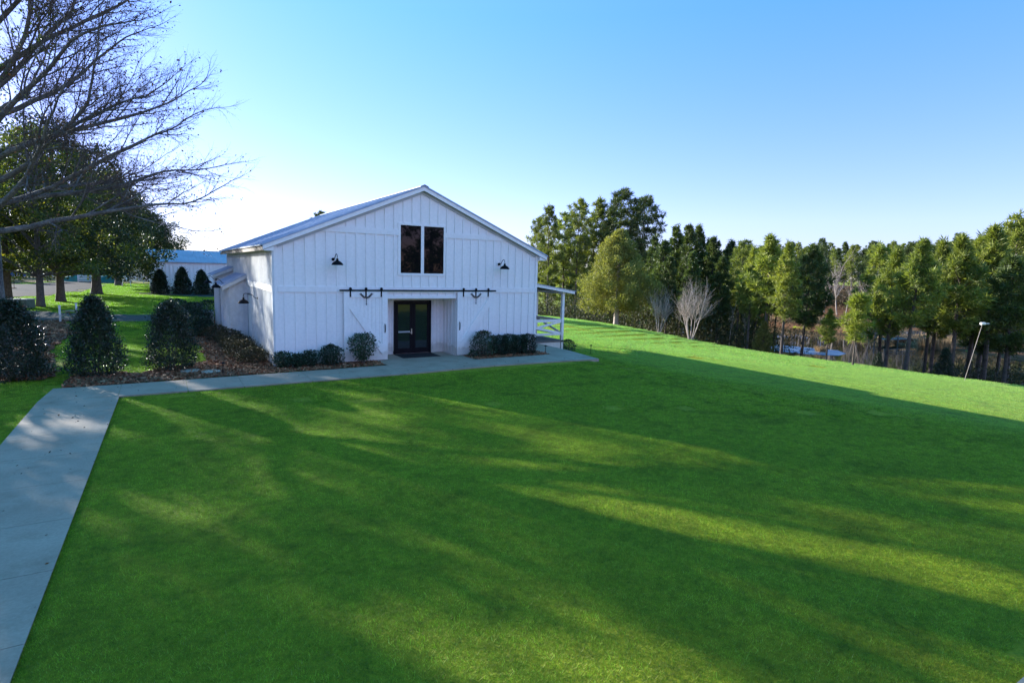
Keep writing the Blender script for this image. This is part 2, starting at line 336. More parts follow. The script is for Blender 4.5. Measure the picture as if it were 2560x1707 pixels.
def polys(name, V, k, mat, parent=None):
    """V: (N*k,3) array, faces of k vertices each, all separate"""
    V = np.asarray(V, np.float32).reshape(-1, 3); N = len(V) // k
    me = bpy.data.meshes.new(name)
    me.vertices.add(len(V)); me.vertices.foreach_set('co', V.ravel())
    me.loops.add(N * k); me.loops.foreach_set('vertex_index', np.arange(N * k, dtype=np.int32))
    me.polygons.add(N); me.polygons.foreach_set('loop_start', np.arange(0, N * k, k, dtype=np.int32))
    me.polygons.foreach_set('loop_total', np.full(N, k, dtype=np.int32))
    me.update(calc_edges=True)
    return link(name, me, mat, parent)
def empty(name, loc=(0, 0, 0), rz=0):
    o = bpy.data.objects.new(name, None); COL.objects.link(o); o.location = loc; o.rotation_euler = (0, 0, rz); return o
def tag(o, label=None, cat=None, group=None, kind=None):
    if label: o['label'] = label
    if cat: o['category'] = cat
    if group: o['group'] = group
    if kind: o['kind'] = kind
    return o
def dup(root, loc, rz=0, sc=1.0, label=None, group=None):
    def cp(o, parent):
        c = o.copy(); COL.objects.link(c); c.parent = parent
        for ch in o.children: cp(ch, c)
        return c
    r = cp(root, None); r.location = loc; r.rotation_euler = (0, 0, rz)
    r.scale = (sc, sc, sc) if np.isscalar(sc) else sc
    if label: r['label'] = label
    if group: r['group'] = group
    return r
def unit(v): return v / (np.linalg.norm(v, axis=-1, keepdims=True) + 1e-9)

def leaves(P, size, aspect=0.55, out=None, mix=0.5, R=None):
    """diamond leaves at points P; returns (N*4,3)"""
    R = R or rng
    N = len(P); size = np.asarray(size) * (0.6 + 0.8 * R.random(N))
    a = unit(R.normal(size=(N, 3)))
    if out is not None: a = unit(a * (1 - mix) + out * mix)
    b = unit(np.cross(a, R.normal(size=(N, 3))))
    L = a * size[:, None]; W = b * (size * aspect)[:, None] * 0.5
    V = np.stack([P, P + L * 0.5 + W, P + L, P + L * 0.5 - W], 1)
    return V.reshape(-1, 3)

# ------------------------------------------------------------------ ground
def grid_ground():
    xs = np.unique(np.concatenate([np.arange(-400, -40, 30), np.arange(-40, 12, 2.0), np.arange(12, 60, 0.8), np.arange(60, 160, 2.5), np.arange(160, 700, 40)]))
    ys = np.unique(np.concatenate([np.arange(-400, -40, 30), np.arange(-40, 70, 1.5), np.arange(70, 140, 4), np.arange(140, 900, 40)]))
    X, Y = np.meshgrid(xs, ys); Z = terr(X, Y)
    nx, ny = len(xs), len(ys)
    V = np.stack([X, Y, Z], -1).reshape(-1, 3)
    F = [(j * nx + i, j * nx + i + 1, (j + 1) * nx + i + 1, (j + 1) * nx + i) for j in range(ny - 1) for i in range(nx - 1)]
    mb = MB(); mb.add(V, F); o = mb.build('ground', 'lawn', smooth_=True); tag(o, kind='structure')
grid_ground()

def inside(poly, x, y):
    c = np.zeros(np.shape(x), bool); n = len(poly)
    for i in range(n):
        x0, y0 = poly[i]; x1, y1 = poly[(i + 1) % n]
        cond = ((y0 > y) != (y1 > y)) & (x < (x1 - x0) * (y - y0) / (y1 - y0 + 1e-12) + x0)
        c ^= cond
    return c
def sheet(name, poly, dz, mat, cell=0.5, kind='structure', wob=0.0):
    """a sheet that follows the terrain inside a plan polygon"""
    px = [p[0] for p in poly]; py = [p[1] for p in poly]
    xs = np.arange(min(px), max(px) + cell, cell); ys = np.arange(min(py), max(py) + cell, cell)
    X, Y = np.meshgrid(xs, ys)
    cx, cy = X[:-1, :-1] + cell / 2, Y[:-1, :-1] + cell / 2
    w_ = wob * (np.sin(cx * 1.7 + cy * 0.6) + np.sin(cy * 1.3 - cx * 0.5))
    keep = inside(poly, cx + w_, cy + w_)
    nx = len(xs); used = np.unique(np.concatenate([(np.argwhere(keep) @ [nx, 1]) + o for o in (0, 1, nx, nx + 1)]))
    idx = -np.ones(len(xs) * len(ys), int); idx[used] = np.arange(len(used))
    Xf, Yf = X.ravel()[used], Y.ravel()[used]
    if wob: Xf = Xf + np.sin(Yf * 3.1) * cell * .3; Yf = Yf + np.sin(Xf * 2.7) * cell * .3
    V = np.stack([Xf, Yf, terr(Xf, Yf) + dz], -1)
    F = []
    for j, i in np.argwhere(keep):
        k = j * nx + i; F.append((idx[k], idx[k + 1], idx[k + nx + 1], idx[k + nx]))
    mb = MB(); mb.add(V, F); o = mb.build(name, mat, smooth_=True)
    return tag(o, kind=kind)

# concrete walk: slabs with open joints, top at z=0
def slab(mb, poly, top=0.0):
    mb.prism(poly, 'z', -0.12, top)
J = 0.016
wk = MB()
jy = [-30, -25.0, -21.4, -18.3, -16.6, -14.91, -13.12, -11.26, -9.41, -7.57, -5.5, -3.66]
for a, b in zip(jy[:-1], jy[1:]):
    f = lambda y: -4.95 - 0.015 * (-y - 3.6)
    slab(wk, [(-6.83, a + J), (f(a) , a + J), (f(b), b - J), (-6.83, b - J)])
slab(wk, [(-6.83, -3.66 + J), (-4.97 - J, -3.66 + J), (-4.97 - J, -1.72), (-6.72, -1.68)])
jx = [-4.97, -3.16, -1.55, 0.62, 2.3, 4.02]
for a, b in zip(jx[:-1], jx[1:]):
    ya = lambda x: -3.66 + 0.02 * (x + 5)
    yb = lambda x: -1.72 + 0.045 * (x + 5) * 0.8
    slab(wk, [(a + J, ya(a)), (b - J, ya(b)), (b - J, yb(b)), (a + J, yb(a))])
slab(wk, [(4.02 + J, -3.48), (8.12 - J, -3.12), (8.12 - J, -1.35), (8.12 - J, -0.02), (4.02 + J, -0.02)])
slab(wk, [(4.5, 0.0), (7.78, 0.0), (7.78, 1.35), (4.5, 1.35)], 0.004)
slab(wk, [(8.12 + J, -3.12), (10.9 - J, -3.2), (10.9 - J, -1.3), (8.12 + J, -1.35)])
slab(wk, [(10.9 + J, -3.2), (13.55, -3.38), (13.95, -0.4), (14.0, 2.4), (12.3, 2.4), (12.3, -1.0), (11.9, -1.28), (10.9 + J, -1.3)])
tag(wk.build('walkway', 'concrete', bevel=0.012), kind='structure')
ps = MB(); slab(ps, [(1.5, -30), (12, -30), (12, -22.07), (1.5, -22.07)]); tag(ps.build('patio', 'concrete'), kind='structure')

bedA = [(-6.55, -1.66), (4.0, -1.28), (4.0, -0.02), (0.0, 0.0), (0.0, 24), (-2.2, 24), (-2.6, 18), (-3.0, 12), (-2.2, 7), (-2.3, 2.2), (-3.6, 1.4), (-4.6, 0.2), (-5.2, 0.9), (-6.4, 1.1)]
sheet('mulch_bed', bedA, 0.05, 'mulch', 0.2, wob=0.06)
bedB = [(8.14, -1.33), (12.25, -1.28), (12.2, -0.02), (8.14, -0.02)]
sheet('mulch_bed', bedB, 0.051, 'mulch', 0.14)
bedC = [(-9.3, 0.4), (-7.2, 0.2), (-7.0, 2.0), (-8.2, 9.0), (-7.8, 15), (-9.3, 23.6), (-12.5, 23), (-11, 8)]
sheet('mulch_bed', bedC, 0.045, 'mulch', 0.25, wob=0.1)
# gravel drives on the left
gr1 = [(-60, 23.5), (-30, 22.4), (-9.6, 22.6), (-2.5, 20.6), (-2.3, 24.5), (-3.5, 27.0), (-7.5, 27.9), (-12, 32.5), (-24, 32.0), (-60, 33)]
sheet('gravel_drive', gr1, 0.03, 'gravel', 0.5, wob=0.15)
gr2 = [(-60, 34), (-24, 40), (-14.5, 56), (-11.5, 72), (-11, 100), (-10, 130), (-15, 130), (-18, 96), (-25, 74), (-60, 55)]
sheet('gravel_road', gr2, 0.035, 'road', 1.0, wob=0.4)
gr3 = [(1.0, 52), (12, 50), (12, 62), (-6.5, 62.4), (-4, 57)]
sheet('gravel_apron', gr3, 0.03, 'gravel', 0.7, wob=0.2)
sheet('dormant_lawn', [(-60, 56), (-26, 75), (-19, 98), (-16.5, 128), (-60, 140)], 0.03, 'brown_grass', 1.5, wob=0.4)
# pine straw under the wood edge on the right
straw = [plan(*p) for p in ((1300, 66), (1420, 66), (1500, 62), (1600, 57), (1680, 53), (1760, 49.5), (1860, 46), (1960, 44), (2200, 42), (2600, 40), (2900, 60), (2500, 74), (2000, 80), (1500, 110), (1250, 110))]
sheet('forest_floor', straw, 0.03, 'straw', 0.9, wob=0.12)
sheet('far_bank', [(92, -30), (92, 10), (100, 28), (110, 52), (103, 95), (150, 140), (260, 140), (260, -30)], 0.12, 'straw', 2.5, wob=.6)

# pond
wm = MB(); wm.add([(66, -28, -7.15), (135, -28, -7.15), (135, 92, -7.15), (66, 92, -7.15)], [(0, 1, 2, 3)])
tag(wm.build('pond_water', 'water'), kind='structure')

# ------------------------------------------------------------------ barn
WB, LB, EV, AP = 12.192, 17.7, 4.56, 7.36
barn = empty('barn', (0, 0, 0)); tag(barn, 'white board-and-batten barn with low gable roof, twin upper window and sliding doors', 'barn')
SL = (7.475 - 4.72) / 6.52
def ztop(x): return 7.30 - SL * abs(x - 6.096)          # wall top under the rake
RX0, RX1, RZ1 = 4.5, 7.78, 2.64
wf = MB()
# front skin as pieces round the recess (outer face at y=0)
def piece(poly): wf.prism(poly, 'y', 0.0, 0.16)
piece([(0, -0.3), (RX0, -0.3), (RX0, ztop(RX0)), (0, ztop(0))])
piece([(RX1, -0.3), (WB, -0.3), (WB, ztop(WB)), (RX1, ztop(RX1))])
piece([(RX0, RZ1), (RX1, RZ1), (RX1, ztop(RX1)), (6.096, 7.30), (RX0, ztop(RX0))])
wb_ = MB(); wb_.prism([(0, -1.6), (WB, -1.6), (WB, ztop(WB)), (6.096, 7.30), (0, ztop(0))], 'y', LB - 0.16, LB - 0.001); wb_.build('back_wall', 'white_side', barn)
# battens and boards on the front, proud 22 mm
bt = wf; bay = WB / 30
Y0, Y1 = -0.04, 0.0
def bat(x, z0, z1, w=0.062):
    if z1 > z0 + 0.02: bt.box(x - w / 2, x + w / 2, Y0, Y1, z0, z1)
for i in range(1, 30):
    x = i * bay - 0.03
    top = ztop(x) - 0.16
    if 2.64 < x < 4.5 or 7.78 < x < 9.68: low = []
    elif RX0 < x < RX1: low = [(RZ1 + 0.12, 2.905)]
    else: low = [(0.0, 2.905)]
    for a, b in low: bat(x, a, b)
    if 5.0 < x < 7.22:
        bat(x, 3.155, 3.635); bat(x, 5.88, top)
    else:
        if top > 5.58: bat(x, 3.155, 5.335); bat(x, 5.575, top)
        else: bat(x, 3.155, min(top, 5.335) if top < 5.335 else 5.335)
wf.build('front_wall', 'white', barn)
bb = MB()
YB = -0.044
bb.box(0.125, WB - .125, YB, 0, 2.91, 3.15)                                   # belt
zb0, zb1 = 5.34, 5.57
def xl(z): return 6.096 - (7.30 - 0.15 - z) / SL
bb.prism([(xl(zb0), zb0), (5.0, zb0), (5.0, zb1), (xl(zb1), zb1)], 'y', YB, 0)
bb.prism([(WB - xl(zb0), zb0), (WB - xl(zb1), zb1), (7.22, zb1), (7.22, zb0)], 'y', YB, 0)
bb.box(0.0, 0.12, -0.05, 0, -0.05, ztop(0) - 0.02); bb.box(WB - .12, WB, -0.05, 0, -0.05, ztop(0) - 0.02)    # corner boards
bb.box(RX0, RX1, YB - .004, 0, RZ1, RZ1 + 0.12)
bb.build('trim_boards', 'white', barn, bevel=0.004)
fr = MB()
for s in (-1, 1):
    xa, xb = 6.096, 6.096 + s * 5.97
    fr.prism([(xa, 7.298), (xb, ztop(xb) - .003), (xb, ztop(xb) - 0.15), (xa, 7.15)], 'y', -0.052, 0.0)
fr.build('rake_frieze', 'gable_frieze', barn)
# roof: two slabs with ribs
rf = empty('roof'); rf.parent = barn
rm = MB(); yo = -0.24
ye = LB + 0.25
for s in (-1, 1):
    e = 6.096 + s * 6.54
    rm.prism([(6.096, 7.49), (e, 7.49 - SL * 6.54), (e, 7.49 - SL * 6.54 - 0.05), (6.096, 7.44)], 'y', yo - 0.03, ye)
rm.build('roof_panels', 'roof', rf)
rb = MB()
n = int((ye - yo) / 0.305)
for k in range(n + 1):
    y = yo + k * (ye - yo - 0.04) / n
    for s in (-1, 1):
        e = 6.096 + s * 6.55
        rb.prism([(6.096, 7.512), (e, 7.512 - SL * 6.55), (e, 7.485 - SL * 6.55), (6.096, 7.485)], 'y', y, y + 0.035)
rb.build('roof_ribs', 'roof', rf)
rc = MB()
rc.prism([(5.9, 7.445), (6.096, 7.53), (6.292, 7.445), (6.292, 7.425), (6.096, 7.512), (5.9, 7.425)], 'y', yo - 0.06, ye)
rc.build('ridge_cap', 'metalgrey', rf)
fa = MB()
for s in (-1, 1):
    e = 6.096 + s * 6.5
    z1 = 7.435 - SL * 6.5
    fa.prism([(6.096, 7.435), (e, z1), (e, z1 - 0.165), (6.096, 7.435 - 0.165)], 'y', yo, yo + 0.035)
    # soffit return under the eave
    fa.prism([(e - s * 0.04, z1 - 0.168), (e - s * 0.04, z1 - 0.2), (6.096 + s * 6.11, z1 - 0.2), (6.096 + s * 6.11, z1 - 0.02)], 'y', yo + 0.037, -0.001)
fa.build('rake_fascia', 'white', barn)
so = MB()
for s in (-1, 1):
    xa = 6.096 + s * 0.01; xb = 6.096 + s * 6.12
    so.prism([(xa, 7.44), (xb, 7.44 - SL * 6.11), (xb, 7.42 - SL * 6.11), (xa, 7.42)], 'y', yo + 0.036, -0.056)
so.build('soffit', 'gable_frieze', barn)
for s in (-1, 1):
    ef = MB(); e = 6.096 + s * 6.48
    ef.box(min(e, e - s * 0.03), max(e, e - s * 0.03), yo + 0.04, ye - 0.05, 4.50, 4.64)
    ef.build('eave_board', 'eave_wood', barn)
for k in range(30):
    y = 0.05 + k * 0.6; xa, xb = 6.096 - 6.1, 6.096 - 6.44
    q = MB(); q.prism([(xa, 4.84), (xb, 4.69), (xb, 4.56), (xa, 4.70)], 'y', y, y + 0.05); q.build('rafter_tail', 'eave_wood', barn)
# left wall battens and belt
lb = MB(); lb.box(0.0, 0.16, 0.16, LB, -0.3, EV + 0.1); rw = MB(); rw.box(WB - .16, WB, 0.16, LB, -1.6, EV + 0.1)
for k in range(1, int(LB / 0.3048)):
    y = k * 0.3048
    for z0, z1 in ((0, 2.905), (3.165, 4.45)):
        if 7.85 < y < 12.8 and z0 == 0: continue
        if 6.17 < y < 7.66 and z0 == 0: z0 = 2.6
        lb.box(-0.07, 0.0, y - 0.04, y + 0.04, z0, z1)
    if k % 2 == 0: rw.box(WB, WB + .03, y - 0.028, y + 0.028, -1.0, 4.45)
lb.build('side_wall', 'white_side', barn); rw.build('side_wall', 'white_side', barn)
l2 = MB(); l2.box(-0.075, 0, 0.0, 7.85, 2.91, 3.16); l2.box(-0.077, 0, -0.05, 0.1, -0.1, 4.5); l2.box(-0.035, 0, 0.1, LB, 4.45, 4.6)
l2.build('side_belt_board', 'white_side', barn)
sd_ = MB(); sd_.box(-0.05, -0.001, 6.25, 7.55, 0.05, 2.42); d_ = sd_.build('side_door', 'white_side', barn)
tr_ = MB(); tr_.box(-0.07, -0.002, 6.13, 6.22, 0.0, 2.52); tr_.box(-0.07, -0.002, 7.58, 7.66, 0.0, 2.52); tr_.box(-0.071, -0.003, 6.13, 7.66, 2.45, 2.53)
tr_.build('door_frame', 'metalgrey', d_)
o_ = MB(); o_.box(-0.06, -0.031, 1.5, 1.6, 0.75, 0.95); o_.build('outlet_box', 'metalgrey', barn)

# two lean-to entries on the left wall
def leanto(y0, y1, out, zin, zout, name):
    e = empty(name); e.parent = barn
    b = MB()
    b.prism([(-out, -0.3), (0.0, -0.3), (0.0, zin - 0.12), (-out, zout - 0.1)], 'y', y0, y1); b.build('entry_wall', 'white_side', e)
    t = MB(); nb = max(2, int(out / 0.203))
    for k in range(nb + 1):
        x = -out + 0.03 + k * (out - 0.06) / nb
        t.box(x - .025, x + .025, y0 - 0.025, y0, 0, zout - 0.1 + (x + out) / out * (zin - zout) - 0.1)
    for k in range(int((y1 - y0) / 0.3)):
        y = y0 + 0.1 + k * 0.3; t.box(-out - 0.025, -out, y - .025, y + .025, 0, zout - 0.15)
    t.build('entry_battens', 'white_side', e)
    r = MB(); s = (zin - zout) / out; ov = 0.32
    r.prism([(0.0, zin), (-out - ov, zout - s * ov), (-out - ov, zout - s * ov - 0.03), (0.0, zin - 0.03)], 'y', y0 - 0.2, y1 + 0.2)
    for k in range(int((y1 - y0 + 0.3) / 0.3) + 1):
        y = y0 - 0.19 + k * 0.3
        r.prism([(0.0, zin + .02), (-out - ov, zout - s * ov + .02), (-out - ov, zout - s * ov - 0.001), (0.0, zin - 0.001)], 'y', y, y + .03)
    r.build('entry_roof', 'roof', e)
    f = MB(); f.prism([(0.0, zin - 0.032), (-out - ov + .02, zout - s * ov - 0.032), (-out - ov + .02, zout - s * ov - 0.2), (0.0, zin - 0.2)], 'y', y0 - 0.18, y0 - 0.15)
    f.build('entry_fascia', 'white_side', e)
leanto(7.95, 12.7, 0.86, 3.48, 3.02, 'side_entry')
leanto(13.9, 17.2, 0.87, 3.8, 3.42, 'side_entry')

# upper window
win = MB()
for (x0, x1, z0, z1) in ((5.0, 5.115, 3.64, 5.87), (7.125, 7.22, 3.64, 5.87), (5.115, 7.125, 3.64, 3.745), (5.115, 7.125, 5.785, 5.87), (6.045, 6.185, 3.745, 5.785)):
    win.box(x0, x1, -0.045, 0.0, z0, z1)
wo_ = win.build('upper_window', 'white', barn, bevel=0.004)
for a, b in ((5.115, 6.045), (6.185, 7.125)):
    p = MB(); p.box(a, b, -0.012, -0.002, 3.745, 5.785); p.build('pane', 'glass', wo_)
    q = MB(); t = 0.025
    q.box(a, a + t, -0.02, -0.013, 3.745, 5.785); q.box(b - t, b, -0.02, -0.013, 3.745, 5.785)
    q.box(a + t, b - t, -0.02, -0.013, 3.745, 3.745 + t); q.box(a + t, b - t, -0.02, -0.013, 5.785 - t, 5.785)
    q.build('sash', 'door_black', wo_)

# entrance recess
rec = MB()
rec.box(RX0 - 0.14, RX0, 0.161, 1.4, 0, RZ1); rec.box(RX1, RX1 + 0.14, 0.161, 1.4, 0, RZ1)
rec.box(RX0 - .14, RX1 + .14, 1.4, 1.5, 0, RZ1 + .3); rec.box(RX0 - .14, RX1 + .14, 0.161, 1.4, RZ1, RZ1 + 0.1)
rec.build('entrance_recess', 'white', barn)
rt = MB()
for x in (4.62, 4.86, 5.16): rt.box(x - .025, x + .025, 1.375, 1.4, 0.16, RZ1)
for x in (7.28, 7.46, 7.64): rt.box(x - .025, x + .025, 1.375, 1.4, 0.16, RZ1)
for y in (0.4, 0.75, 1.1): rt.box(RX1 - 0.022, RX1, y - .03, y + .03, 0.1, RZ1); rt.box(RX0, RX0 + .022, y - .03, y + .03, 0.1, RZ1)
rt.box(4.5, 5.26, 1.37, 1.4, 0.005, 0.15); rt.box(7.17, 7.757, 1.37, 1.4, 0.005, 0.15); rt.box(RX1 - .025, RX1, 0.16, 1.37, 0.005, 0.1)
rt.box(5.2, 5.3, 1.36, 1.4, 0.15, 2.5); rt.box(7.12, 7.22, 1.36, 1.4, 0.15, 2.5); rt.box(5.2, 7.22, 1.355, 1.4, 2.48, 2.6)
rt.build('recess_battens', 'white', barn)
dr = MB()
dr.box(5.3, 5.36, 1.28, 1.398, 0.02, 2.48); dr.box(7.06, 7.12, 1.28, 1.398, 0.02, 2.48); dr.box(5.36, 7.06, 1.28, 1.398, 2.42, 2.48)
frame = dr.build('entrance_door', 'door_black', barn)
for a, b, side in ((5.362, 6.205, 0), (6.215, 7.058, 1)):
    l = MB(); st = 0.13
    l.box(a, a + st, 1.31, 1.36, 0.03, 2.41); l.box(b - st, b, 1.31, 1.36, 0.03, 2.41)
    l.box(a + st, b - st, 1.31, 1.36, 2.29, 2.41); l.box(a + st, b - st, 1.31, 1.36, 0.03, 0.27)
    l.build('door_leaf', 'door_black', frame)
    g_ = MB(); g_.box(a + st, b - st, 1.332, 1.338, 0.27, 2.29); g_.build('door_glass', 'dglass', frame)
pb = MB(); pb.box(5.5, 6.06, 1.27, 1.3, 1.0, 1.07); pb.build('push_bar', 'seam', frame)
hd = MB(); hd.box(6.13, 6.17, 1.285, 1.31, 0.92, 1.17); hd.box(6.06, 6.16, 1.255, 1.28, 0.98, 1.005); hd.build('door_handle', 'steel', frame)
mt_ = MB(); mt_.box(5.28, 7.08, 0.05, 1.24, 0.006, 0.02); tag(mt_.build('door_mat', 'rubber', bevel=.004), 'black rubber mat lying in front of the glass entrance doors', 'mat')

# sliding doors (they would slide alone: things of their own), rail and hangers
def zdoor(x0, x1, flip, label, hx, ornx):
    d = empty('sliding_door', ((x0 + x1) / 2, -0.1, 0.03)); cx = (x0 + x1) / 2
    tag(d, label, 'barn door', 'sliding barn doors beside the entrance')
    zt = 2.93; L = lambda m, n, mat='white', **k: m.build(n, mat, d, **k)
    def P(mb):                                 # shift to the empty's frame
        for a in mb.v: a -= np.array([cx, -0.1, 0.03])
        return mb
    p = MB(); nb = 11
    for k in range(nb):
        w_ = (x1 - x0 - 0.02) / nb; p.box(x0 + 0.01 + k * w_ + .003, x0 + 0.01 + (k + 1) * w_ - .003, -0.10, -0.07, 0.04, zt - .01)
    p.box(x0 + .01, x1 - .01, -0.07, -0.066, 0.04, zt - .01)
    L(P(p), 'planks')
    f = MB(); st = 0.24; y0, y1 = -0.142, -0.1
    f.box(x0, x0 + st, y0, y1, 0.03, zt); f.box(x1 - st, x1, y0, y1, 0.03, zt)
    f.box(x0 + st, x1 - st, y0, y1, zt - 0.23, zt); f.box(x0 + st, x1 - st, y0, y1, 0.03, 0.26)
    L(P(f), 'frame', bevel=.004)
    b = MB(); a0, a1 = x0 + st, x1 - st
    if flip: poly = [(a1, zt - .235), (a1, zt - 0.7), (a0, 0.265), (a0, 0.72)]
    else: poly = [(a0, zt - .235), (a0, zt - 0.7), (a1, 0.265), (a1, 0.72)]
    b.prism(poly, 'y', -0.145, -0.1); L(P(b), 'brace', bevel=.004)
    hx_ = x0 + 0.12 if flip else x1 - 0.12
    h = MB(); h.tube([(hx_, -0.128, 1.2), (hx_, -0.17, 1.24), (hx_, -0.18, 1.38), (hx_, -0.17, 1.52), (hx_, -0.128, 1.56)], 0.022, 8); L(P(h), 'pull_handle', 'black')
    for q in hx:
        s_ = MB(); s_.box(q - .03, q + .03, -0.156, -0.143, 2.72, 3.0)
        s_.lathe([(0.06, 0), (0.06, 0.012)], (q, -0.172, 3.06), 18, 'y')
        s_.box(q - .03, q + .03, -0.145, -0.13, 3.0, 3.12); L(P(s_), 'roller_hanger', 'black')
    # wrought-iron ornament: two scrolled arms over a pointed stem
    o = MB(); ox, oz, yy = ornx, 2.66, -0.165
    for s in (-1, 1):
        for rr in (0.0, 0.055):
            pts = []
            for k in range(10):
                t = k / 9
                pts.append((ox + s * (0.02 + (0.24 - rr * 0.5) * t), yy, oz + rr * 0.9 + 0.17 * t ** 1.6 + 0.01))
            o.tube(pts, 0.012, 5)
        for k in range(6):
            t = (k + 0.5) / 6.3; cx_ = ox + s * (0.03 + 0.215 * t); cz = oz + 0.04 + 0.165 * t ** 1.6
            ang = np.linspace(0, 4.6, 8); r_ = 0.022
            o.tube([(cx_ + s * r_ * math.cos(a) * (1 - a / 9), yy, cz + r_ * math.sin(a) * (1 - a / 9)) for a in ang], 0.0055, 4)
        o.tube([(ox + s * 0.2, yy, oz + 0.19), (ox + s * 0.26, yy, oz + 0.205), (ox + s * 0.295, yy, oz + 0.19), (ox + s * 0.29, yy, oz + 0.165)], 0.007, 5)
    o.tube([(ox, yy, oz + 0.05), (ox, yy, oz - 0.06), (ox, yy, oz - 0.2)], 0.012, 6)
    o.lathe([(0.001, -0.29), (0.02, -0.25), (0.022, -0.22), (0.012, -0.19)], (ox, yy, oz), 8)
    L(P(o), 'iron_ornament', 'black')
zdoor(2.64, 4.5, False, 'left white sliding barn door with diagonal brace, a leafy camellia in front of it', (2.91, 3.56, 4.22), 3.57)
zdoor(7.8, 9.69, True, 'right white sliding barn door with diagonal brace, beside the clipped hedge', (8.09, 8.73, 9.38), 8.735)
rl = MB(); rl.box(2.46, 9.79, -0.172, -0.157, 2.962, 3.028)
for x in np.linspace(2.6, 9.65, 9): rl.lathe([(0.012, 0), (0.012, 0.13)], (x, -0.15, 2.995), 8, 'y')
rail = rl.build('door_rail', 'black', barn)
ob = MB(); ob.box(2.2, 2.29, -0.06, -0.022, 0.52, 0.68); ob.build('outlet_box', 'white', barn)
oc = MB(); oc.box(7.74, 7.76, 0.6, 0.68, 0.55, 0.68); oc.build('outlet_box', 'white', barn)

# gooseneck lamps: hang on the barn wall
def lamp(x, y, z, nx, ny, dx, label, reach=0.46, r=0.225, group=None):
    l = empty('barn_lamp', (x, y, z)); tag(l, label, 'wall lamp', 'gooseneck lamps on the barn')
    n_ = np.array([nx, ny, 0.0]); 
    p = MB(); p.tube([n_ * 0.0, n_ * 0.035], 0.062, 16); p.tube([n_ * 0.035, n_ * 0.06], [0.062, 0.03], 16); p.build('wall_plate', 'black', l, smooth_=False)
    pts = [n_ * 0.03, n_ * 0.1 + (0, 0, -0.01), n_ * 0.18 + (0, 0, 0.04), n_ * 0.26 + (0, 0, 0.15), n_ * (reach - .1) + (0, 0, 0.215), n_ * (reach - .02) + (0, 0, 0.18), n_ * reach + (0, 0, 0.09), n_ * reach + (0, 0, 0.0)]
    a = MB(); a.tube(pts, 0.014, 8); a.build('gooseneck_arm', 'black', l, smooth_=True)
    s = MB(); c = n_ * reach
    s.lathe([(0.03, 0.04), (0.045, 0.0), (0.05, -0.05), (0.1, -0.075), (0.16, -0.115), (0.205, -0.165), (r, -0.215), (r + .005, -0.23), (r - .012, -0.225), (0.15, -0.13), (0.05, -0.07), (0.002, -0.06)], c, 24)
    s.build('lamp_shade', 'black', l, smooth_=True)
    b = MB(); b.lathe([(0.002, -0.16), (0.03, -0.15), (0.035, -0.12), (0.015, -0.08)], c, 10); b.build('bulb', 'seam', l, smooth_=True)
lamp(2.25, -0.03, 4.24, 0.12, -0.99, 0, 'black gooseneck lamp high on the barn front, left of the twin window')
lamp(9.99, -0.03, 4.25, 0.12, -0.99, 0, 'black gooseneck lamp high on the barn front, right of the twin window')
lamp(-0.035, 4.02, 2.46, -1, 0, 0, 'black gooseneck lamp on the left side wall, nearest to the front corner', 0.62)
lamp(-0.9, 8.9, 2.95, -1, 0, 0, 'black gooseneck lamp below the eave of the first side entry')
lamp(-0.9, 14.6, 3.0, -1, 0, 0, 'black gooseneck lamp on the farther side entry')

# porch on the right side of the barn
pf = 2.5
por = empty('porch'); por.parent = barn
PX, PE = 15.72, 16.33
deck = MB(); deck.box(WB + .001, PX + .1, pf, LB - 1, 0.0, 0.1); deck.build('deck', 'dock', por)
sk = MB(); sk.box(WB + .001, PX - .12, pf + .02, pf + .05, -0.6, 0.02); sk.box(PX - .02, PX + .02, pf + .1, LB - 1, -0.9, -0.01); sk.build('skirt_board', 'white', por)
pr = MB()
za, zb = 3.53, 2.90
pr.prism([(WB + .001, za), (PE + .05, zb), (PE + .05, zb - .03), (WB + .001, za - .03)], 'y', pf - 0.25, LB - 0.8); pr.build('porch_roof', 'roof', por)
pr = MB(); pr.prism([(WB + .002, za - .032), (PE, zb - .024), (PE, zb - .17), (WB + .002, za - .18)], 'y', pf - 0.22, pf - 0.18); pr.build('porch_fascia', 'white', por)
pr = MB()
pr.prism([(WB + .04, za - .034), (PE - .03, zb - .03), (PE - .03, zb - .05), (WB + .04, za - .054)], 'y', pf - 0.17, LB - 0.9)
for k in range(24):
    y = pf + k * 0.6; pr.prism([(WB + .04, za - .056), (PE - .05, zb - .05), (PE - .05, zb - .14), (WB + .04, za - .15)], 'y', y, y + .04)
pr.build('porch_ceiling', 'eave_wood', por)
bm_ = MB(); bm_.box(PX - .07, PX + .07, pf - .02, LB - 1, 2.72, 2.86); bm_.build('beam', 'white', por)
for k in range(6):
    y = pf + k * 2.7; p = MB(); gz = tz(PX, y); p.box(PX - .075, PX + .075, y, y + .15, gz - 0.2, 2.72); p.build('post', 'white', por)
def xrail(p, q, name='railing'):
    g = MB(); p = np.array(p, float); q = np.array(q, float); up = np.array([0, 0, 1.0])
    g.bar(p + up * 1.22, q + up * 1.22, 0.05, 0.15); g.bar(p + up * 0.46, q + up * 0.46, 0.05, 0.13)
    g.bar(p + up * 0.5, q + up * 1.16, 0.035, 0.12); d = (q - p); nrm = np.array([d[1], -d[0], 0]) / np.linalg.norm(d)
    g.bar(p + up * 1.16 + nrm * .003, q + up * 0.5 + nrm * .003, 0.035, 0.12)
    g.build(name, 'white', por)
xrail((WB + .01, pf + .07, 0), (PX - .08, pf + .07, 0))
for k in range(5):
    y = pf + .16 + k * 2.7; xrail((PX, y, 0), (PX, y + 2.53, 0))
